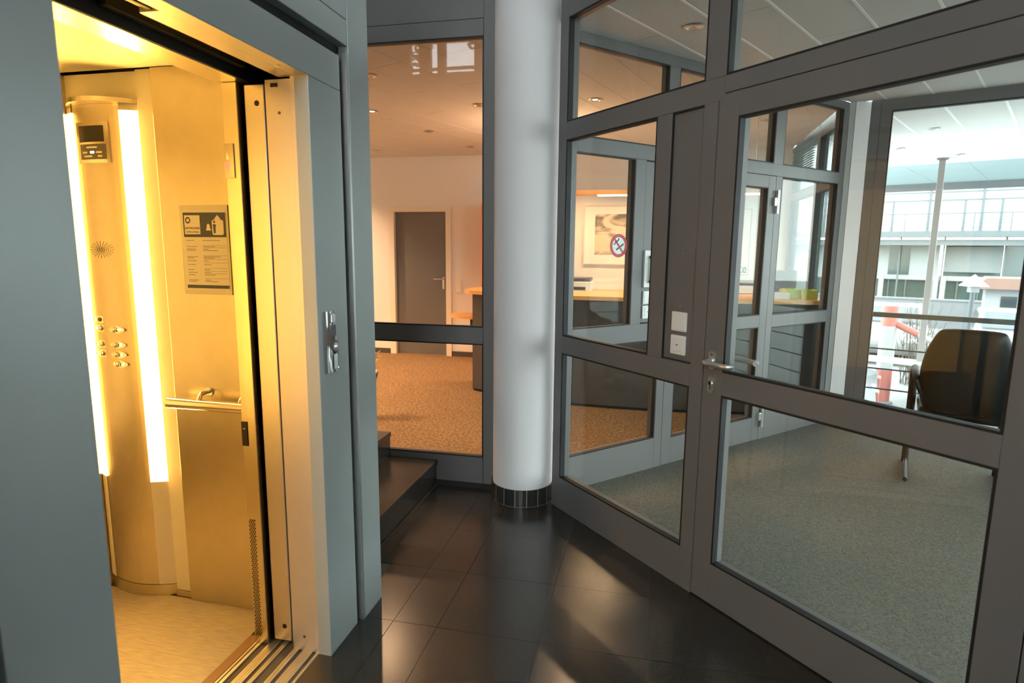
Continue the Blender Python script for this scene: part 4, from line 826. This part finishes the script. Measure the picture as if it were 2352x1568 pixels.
# ================================================================== YARD OUTSIDE
yd = slab([(1.7, 5.7), (5.6, 4.1), (2.9, -0.4), (3.3, -25), (60, -25), (60, 70), (-20, 70), (1.7, 9.5)], -1.7, -1.5).build('floor_yard', M['yard']); yd['kind'] = 'structure'
bd = struct('office_block', FB.p(0, 0, -1.5), 'glass and grey metal office block across the yard'); bd['kind'] = None
del bd['kind']; tag(bd, 'pale glass and metal office block with balconies across the yard', 'building')
def fbx(nm, m, u0, u1, n0, n1, z0, z1, p=None): return part(nm, m, p or bd, FB, u0, u1, n0, n1, z0, z1)
fbx('glass_wall', M['bglass'], -9, 12, 0.0, 0.3, 2.55, 7.5); fbx('balcony_slab', M['bframe'], -9, 12, -1.6, 0.3, 2.22, 2.52); fbx('balcony_edge', M['conc'], -9, 12, -1.3, 0.3, 1.80, 2.10)
for u in (-5.3, -2.55, -0.28, 1.98, 4.3, 6.6, 8.9): fbx('mullion', M['bframe'], u-0.06, u+0.06, -0.12, 0, 2.5, 7.5)
fbx('transom', M['bframe'], -9, 12, -0.06, 0, 4.13, 4.20); fbx('transom', M['bframe'], -9, 12, -0.06, 0, 4.55, 4.62)
for u in (-3.4, -1.92, 1.25, 2.76, 5.2): fbx('door_frame', M['bframe'], u-0.05, u+0.05, -0.08, 0, 2.5, 4.13)
rg = MB().tube([FB.p(-9, -1.5, 3.40), FB.p(12, -1.5, 3.40)], 0.03, 6)
for z in (2.7, 2.9, 3.05): rg.tube([FB.p(-9, -1.5, z), FB.p(12, -1.5, z)], 0.012, 5)
for k in range(15): rg.tube([FB.p(-8.5+1.45*k, -1.5, 2.3), FB.p(-8.5+1.45*k, -1.5, 3.40)], 0.025, 6)
rg.build('balcony_railing', M['bframe'], bd)
for u0, u1, m in ((-9, -1.9, 'bwhite'), (-1.9, -0.9, 'bdark'), (-0.9, 0.4, 'bwhite'), (0.62, 3.05, 'bdark'), (3.1, 5.2, 'bdark'), (5.3, 12, 'bwhite')): fbx('window', M[m], u0, u1, 0.05, 0.3, 0.2, 1.80)
for u in (-1.39, 0.56, 3.08, 5.25): MB().box(FB, u-0.04, u+0.04, -0.5, -0.35, -1.5, 2.25).build('post', M['bframe'], bd)
bl2 = fbx('blind', M['bdark'], 0.64, 3.05, -0.06, -0.02, 0.42, 1.74)
for k in range(22): fbx('slat', M['bwhite'], 0.64, 3.05, -0.10, -0.055, 0.43+0.06*k, 0.47+0.06*k, bl2)
fbx('lower_transom', M['bwhite'], -9, 12, -0.1, 0.3, -0.05, 0.2); fbx('garden_wall_glass', M['bdark'], -9, 12, 0.1, 0.3, -1.5, -0.05)
for u in (-2.12, 0.36, 0.68, 3.3): MB().lathe(FB.p(u, -0.6, -1.5), [(0.13, 0), (0.13, 1.7)], seg=16).build('column', M['bwhite'], bd)
for u in (-3.2, -1.8, -1.0, 1.3, 2.2, 4.1): fbx('mullion', M['bframe'], u-0.03, u+0.03, 0.0, 0.1, -1.5, -0.05)
FWL = Fr(FB.p(0, -11, 0), FB.u)
gw = thing('garden_wall', 'low grey concrete wall in front of the office block', 'wall', FWL.p(0, 0, -1.5)); part('wall', M['conc'], gw, FWL, -7, 9, 0, 0.25, -1.5, -0.42); part('coping', M['conc'], gw, FWL, -7, 9, -0.03, 0.28, -0.42, -0.36)
lw = slab([P2(FB.p(-8, -9.5, 0)), P2(FB.p(9, -9.5, 0)), P2(FB.p(9, -2, 0)), P2(FB.p(-8, -2, 0))], -1.5, -1.2).build('lawn', M['grass']); lw['kind'] = 'stuff'; tag(lw, 'green lawn strip between the low wall and the office block', 'grass'); lw['kind'] = 'stuff'
# barrier
BX, BY = 4.595, 12.905
br_ = thing('barrier_post', 'red and white striped barrier post with a lowered boom outside the window', 'barrier', (BX, BY, -1.5))
for z0, z1, m_ in ((-1.46, -0.83, 'rw_red'), (-0.83, 0.03, 'rw_white'), (0.03, 0.42, 'rw_red'), (0.42, 0.455, 'rw_white')):
    MB().lathe((BX, BY, 0), [(0.14, z0), (0.14, z1)], seg=24).build('band', M[m_], br_)
MB().lathe((BX, BY, -1.5), [(0.2, 0), (0.2, 0.03), (0.15, 0.045)], seg=24).build('base_ring', M['conc'], br_)
MB().tube([(BX+0.06, BY-0.03, 0.10), (BX+0.45, BY-0.18, -0.10)], [0.07, 0.06], 10).build('boom', M['rw_red'], br_); MB().tube([(BX+0.45, BY-0.18, -0.10), (BX+0.95, BY-0.38, -0.36)], 0.055, 10).build('boom_tip', M['rw_white'], br_)
# street lamp with pyramid roof
sl_ = thing('yard_lamp', 'grey yard lamp with a pyramid roof on a slim post', 'lamp', (6.70, 14.53, -1.5))
MB().tube([(6.70, 14.53, -1.5), (6.70, 14.53, 0.76)], 0.045, 12).build('post', M['bframe'], sl_)
a = 0.20; MB().add([(6.70-a, 14.53-a, 0.75), (6.70+a, 14.53-a, 0.75), (6.70+a, 14.53+a, 0.75), (6.70-a, 14.53+a, 0.75), (6.70, 14.53, 1.0)], [(3, 2, 1, 0), (0, 1, 4), (1, 2, 4), (2, 3, 4), (3, 0, 4)]).build('pyramid_roof', M['soffit'], sl_)
MB().box(WLD, 6.62, 6.78, 14.45, 14.61, 0.62, 0.749).build('light_box', M['bwhite'], sl_)
# kiosk
ks = thing('kiosk', 'small pale kiosk with an orange brown roof beside the office block', 'kiosk', (11.0, 21.4, -1.5))
FK = Fr((11.3, 21.6, 0), FB.u); part('body', M['bwhite'], ks, FK, -0.9, 0.9, 0, 1.4, -1.5, 0.32); part('window', M['carglass'], ks, FK, -0.5, -0.1, -0.02, 0.0, -0.4, 0.1); part('door', M['rw_red'], ks, FK, 0.2, 0.6, -0.02, 0.0, -1.5, 0.05)
MB().prism([FK.p(-1.3, -0.4, 0.33), FK.p(1.3, -0.4, 0.33), FK.p(0.9, -0.2, 0.66), FK.p(-0.9, -0.2, 0.66)], FK.n*2.0).build('roof', M['tile_roof'], ks)
# cars
def make_car(paint, label):
    t = thing('parked_car', label, 'car', (0, 0, 0), None)      # nose along +x
    prof = [(-2.05, 0.30), (-2.1, 0.55), (-2.05, 0.88), (-1.75, 0.98), (-1.35, 1.36), (-0.9, 1.45), (0.15, 1.44), (0.95, 0.98), (1.85, 0.85), (2.1, 0.62), (2.1, 0.30)]
    b = MB(); V = []
    for sy, k in ((-0.86, 0), (-0.78, 1), (0.78, 1), (0.86, 0)):
        V.append([(x*(1 if z < 1.0 else 0.985), sy*(1 if z < 1.0 else 0.80), z+(0.012*k)) for x, z in prof])
    n_ = len(prof); vs = [p for r in V for p in r]
    fs = [(j*n_+i, j*n_+(i+1) % n_, (j+1)*n_+(i+1) % n_, (j+1)*n_+i) for j in range(3) for i in range(n_)]
    fs = [f[::-1] for f in fs]+[list(range(n_)), [3*n_+i for i in range(n_)][::-1]]
    b.add(vs, fs, True).build('body', M[paint], t)
    g = MB().add([(0.25, -0.60, 1.40), (0.25, 0.60, 1.40), (0.90, 0.74, 1.03), (0.90, -0.74, 1.03)], [(0, 3, 2, 1)]); g.v = [v+Vector((0.03, 0, 0.025)) for v in g.v]; g.build('windscreen', M['carglass'], t)
    g = MB().add([(-1.33, -0.58, 1.33), (-1.33, 0.58, 1.33), (-1.72, 0.72, 1.02), (-1.72, -0.72, 1.02)], [(0, 1, 2, 3)]); g.v = [v+Vector((-0.03, 0, 0.02)) for v in g.v]; g.build('rear_window', M['carglass'], t)
    for s_ in (-1, 1):
        MB().prism([(-1.2, s_*0.74, 1.34), (0.1, s_*0.74, 1.36), (0.72, s_*0.855, 1.0), (-1.5, s_*0.855, 1.0)], (0, s_*0.01, 0)).build('side_window', M['carglass'], t)
        MB().box(WLD, -2.11, -2.02, s_*0.62-0.14, s_*0.62+0.14, 0.66, 0.84, bev=0.02).build('tail_light', M['rw_red'], t); MB().box(WLD, 1.98, 2.08, s_*0.6-0.16, s_*0.6+0.16, 0.62, 0.74, bev=0.02).build('headlight', M['sticker'], t)
        for x in (-1.3, 1.3):
            wh = MB().lathe((x, s_*0.74, 0.31), [(0.2, -0.01), (0.31, 0.0), (0.32, 0.05), (0.32, 0.13), (0.29, 0.16), (0.0001, 0.15)], (0, s_, 0), 20).build('wheel', M['tyre'], t); MB().disc((x, s_*0.895, 0.31), 0.19, (0, s_, 0), 0.012, 16).build('hub_cap', M['cargrey'], wh)
    return t
CARS = [('carwhite', 1.75, 11.3, 2.80, 'white parked car with a red tail lamp, left of the striped barrier post'), ('carwhite', 7.3, 12.2, 2.90, 'white parked car just right of the striped barrier post'), ('carwhite', 6.9, 19.2, -1.95, 'white car parked far off above the barrier boom'), ('cargrey', 4.5, 20.2, -1.95, 'silver car parked far off above the barrier post'), ('carwhite', 9.4, 18.2, -1.95, 'white car far off, right of the yard lamp post')]
pro = {}
for pn, x, y, rz, lab in CARS:
    if pn not in pro: c_ = pro[pn] = make_car(pn, lab)
    else: c_ = copy_tree(pro[pn]); c_['label'] = lab
    c_['group'] = 'cars parked in the yard'; c_.location = (x, y, -1.5); c_.rotation_euler = (0, 0, rz)
# bare shrub
sh = thing('bare_shrub', 'leafless twiggy shrub below the yard lamp', 'shrub', (5.9, 14.9, -1.5)); tw = MB()
rs = random.Random(3)
for k in range(40):
    x, y = 5.9+rs.uniform(-0.25, 0.25), 14.9+rs.uniform(-0.2, 0.2); dx, dy, L_ = rs.uniform(-0.5, 0.5), rs.uniform(-0.3, 0.3), rs.uniform(1.2, 2.0)
    p_ = [(x, y, -1.5), (x+dx*0.3, y+dy*0.3, -1.5+L_*0.5), (x+dx*0.8, y+dy*0.8, -1.5+L_)]
    tw.tube(p_, [0.009, 0.007, 0.003], 4, False)
    for q_ in range(3):
        a_ = rs.uniform(0.4, 0.9); b_ = Vector(p_[1]).lerp(Vector(p_[2]), a_-0.2); tw.tube([b_, b_+Vector((rs.uniform(-0.25, 0.25), rs.uniform(-0.2, 0.2), rs.uniform(0.1, 0.3)))], [0.005, 0.002], 3, False)
tw.build('branches', M['twig'], sh)
# trees outside the rear windows (seen only in the reflection)
for k, (tx, ty, tz, r_) in enumerate(((-8.6, -12.2, 0, 2.0), (-4.2, -12.0, 0, 1.9))):
    tr_ = thing('yard_tree', ('leafy tree outside the high stair windows, left one', 'leafy tree outside the high stair windows, right one')[k], 'tree', (tx, ty, -1.0))
    MB().tube([(tx, ty, -1.0), (tx+0.1, ty, 3.0), (tx, ty, 8.4)], [0.2, 0.15, 0.08], 8).build('trunk', M['twig'], tr_)
    lf = MB(); rr = random.Random(k)
    for i in range(1500):
        th, ph, q_ = rr.uniform(0, 6.28), math.acos(rr.uniform(-1, 1)), r_*rr.uniform(0.3, 1)**0.4
        c_ = Vector((tx+q_*math.sin(ph)*math.cos(th), ty+0.8*q_*math.sin(ph)*math.sin(th), 8.9+1.1*q_*math.cos(ph)))
        d1 = Vector((rr.uniform(-1, 1), rr.uniform(-1, 1), rr.uniform(-1, 1))).normalized()*0.15; d2_ = Vector((rr.uniform(-1, 1), rr.uniform(-1, 1), rr.uniform(-1, 1))).normalized()*0.10
        lf.add([c_-d1, c_+d2_, c_+d1, c_-d2_], [(0, 1, 2, 3)])
    lf.build('foliage', M['leaf'], tr_, kind='stuff')

# ================================================================== SEATED PERSON (out of frame to the right, mirrored in the inner glass)
pch = copy_tree(ch); pch.scale = (1, 1, 1); pch['label'] = 'black leather visitor chair under the seated person, right of the picture'
PL, PA = Vector((2.63, 3.13, 0.005)), math.radians(23)
pch.location = PL; pch.rotation_euler = (0, 0, PA)
def skin_mesh(name, verts, edges, m, root, parent):
    me = bpy.data.meshes.new(name); me.from_pydata([v[0] for v in verts], edges, []); o = bpy.data.objects.new(name, me); COL.objects.link(o)
    md = o.modifiers.new('skin', 'SKIN'); md.use_smooth_shade = True
    for i, v in enumerate(verts):
        sv = me.skin_vertices[0].data[i]; sv.radius = (v[1], v[1]*(v[2] if len(v) > 2 else 1)); sv.use_root = (i == root)
    o.modifiers.new('sub', 'SUBSURF').levels = 2; o.modifiers['sub'].render_levels = 2
    dg = bpy.context.evaluated_depsgraph_get(); dg.update(); me2 = bpy.data.meshes.new_from_object(o.evaluated_get(dg)); bpy.data.objects.remove(o)
    me2.name = name; me2.materials.clear(); me2.materials.append(m)
    for p_ in me2.polygons: p_.use_smooth = True; p_.material_index = 0
    o2 = bpy.data.objects.new(name, me2); COL.objects.link(o2); o2.parent = parent; return o2
pe = thing('person', 'seated person in a dark jacket holding a rolled white paper, mirrored in the inner glass', 'person', PL); pe.rotation_euler = (0, 0, PA)
V_ = [((0, 0.20, 0.565), 0.125, 0.8), ((0, 0.17, 0.72), 0.125, 0.8), ((0, 0.155, 0.88), 0.14, 0.75), ((0, 0.16, 0.99), 0.085, 0.8), ((0, 0.17, 1.045), 0.05), ((0, 0.19, 1.105), 0.078, 1.05), ((0, 0.195, 1.17), 0.088, 1.1), ((0, 0.19, 1.235), 0.055)]
E_ = [(i, i+1) for i in range(7)]
J_, JE = [V_[i] for i in range(4)], [(0, 1), (1, 2), (2, 3)]
J_ = [(p, r*1.07, 0.8) for p, r, *_ in J_]; T_, TE = [((0, 0.20, 0.56), 0.135, 0.8)], []
for s_ in (-1, 1):
    b = len(V_); V_ += [((s_*0.175, 0.155, 0.955), 0.062), ((s_*0.235, 0.17, 0.745), 0.045), ((s_*0.15, 0.39, 0.69), 0.029), ((s_*0.13, 0.45, 0.69), 0.031, 0.6)]
    E_ += [(3, b), (b, b+1), (b+1, b+2), (b+2, b+3)]
    for k in range(4):              # four fingers curling round the roll
        c_ = len(V_); x0 = s_*(0.145-0.019*k); L_ = (0.9, 1.05, 1.0, 0.8)[k]
        V_ += [((x0, 0.495, 0.695), 0.0095), ((x0-s_*0.006, 0.495+0.030*L_, 0.682), 0.0085), ((x0-s_*0.012, 0.495+0.036*L_, 0.655), 0.0075)]; E_ += [(b+3, c_), (c_, c_+1), (c_+1, c_+2)]
    c_ = len(V_); V_ += [((s_*0.095, 0.445, 0.70), 0.011), ((s_*0.075, 0.475, 0.70), 0.0085)]; E_ += [(b+3, c_), (c_, c_+1)]
    b = len(V_); V_ += [((s_*0.10, 0.27, 0.565), 0.085), ((s_*0.13, 0.60, 0.555), 0.060), ((s_*0.135, 0.63, 0.30), 0.052), ((s_*0.14, 0.64, 0.09), 0.036), ((s_*0.15, 0.76, 0.04), 0.034, 0.8)]
    E_ += [(0, b), (b, b+1), (b+1, b+2), (b+2, b+3), (b+3, b+4)]
    j = len(J_); J_ += [((s_*0.18, 0.155, 0.95), 0.075), ((s_*0.237, 0.17, 0.745), 0.058), ((s_*0.157, 0.37, 0.693), 0.042)]; JE += [(3, j), (j, j+1), (j+1, j+2)]
    t_ = len(T_); T_ += [((s_*0.10, 0.27, 0.57), 0.094), ((s_*0.13, 0.605, 0.56), 0.070), ((s_*0.135, 0.635, 0.30), 0.064), ((s_*0.14, 0.645, 0.11), 0.055)]; TE += [(0, t_), (t_, t_+1), (t_+1, t_+2), (t_+2, t_+3)]
body = skin_mesh('body', V_, E_, M['skin'], 0, pe); skin_mesh('jacket', J_, JE, M['jacket'], 0, pe); skin_mesh('trousers', T_, TE, M['jacket'], 0, pe)
def loc_part(nm, mb, m, par=pe):
    o = bpy.data.objects.new(nm, mb.mesh(nm, m)); COL.objects.link(o); o.parent = par; return o
h_ = MB().sphere((0, 0.178, 1.185), 0.098, 20, 12, (0.92, 1.05, 1.0)); keep = [f for f in h_.f if all(h_.v[i].z > 1.15+0.5*max(0, h_.v[i].y-0.16) or h_.v[i].y < 0.13 for i in f)]; h_.sm = [True]*len(keep); h_.f = keep
loc_part('hair', h_, M['hair'])
for s_ in (-1, 1):
    loc_part('eye', MB().sphere((s_*0.033, 0.272, 1.165), 0.011, 8, 6), M['black']); loc_part('ear', MB().sphere((s_*0.090, 0.185, 1.15), 0.024, 10, 6, (0.35, 0.6, 1.2)), M['skin'])
    loc_part('shoe', MB().box(WLD, s_*0.145-0.045, s_*0.145+0.045, 0.59, 0.85, 0.0, 0.09, bev=0.03), M['black'])
loc_part('nose', MB().add([(-0.014, 0.272, 1.128), (0.014, 0.272, 1.128), (0, 0.305, 1.128), (0, 0.275, 1.168)], [(0, 1, 2), (0, 2, 3), (2, 1, 3), (1, 0, 3)], True), M['skin'])
loc_part('mouth', MB().box(WLD, -0.022, 0.022, 0.268, 0.277, 1.098, 1.104), M['red'])
pr = thing('rolled_paper', 'white rolled paper held in both hands by the seated person', 'paper', PL+Vector((0, 0, 0.655))); pr.rotation_euler = (0, 0, PA)
rp = MB().tube([(-0.26, 0.505, 0.012), (0.26, 0.515, -0.002)], 0.021, 16); loc_part('roll', rp, M['paper'], pr)
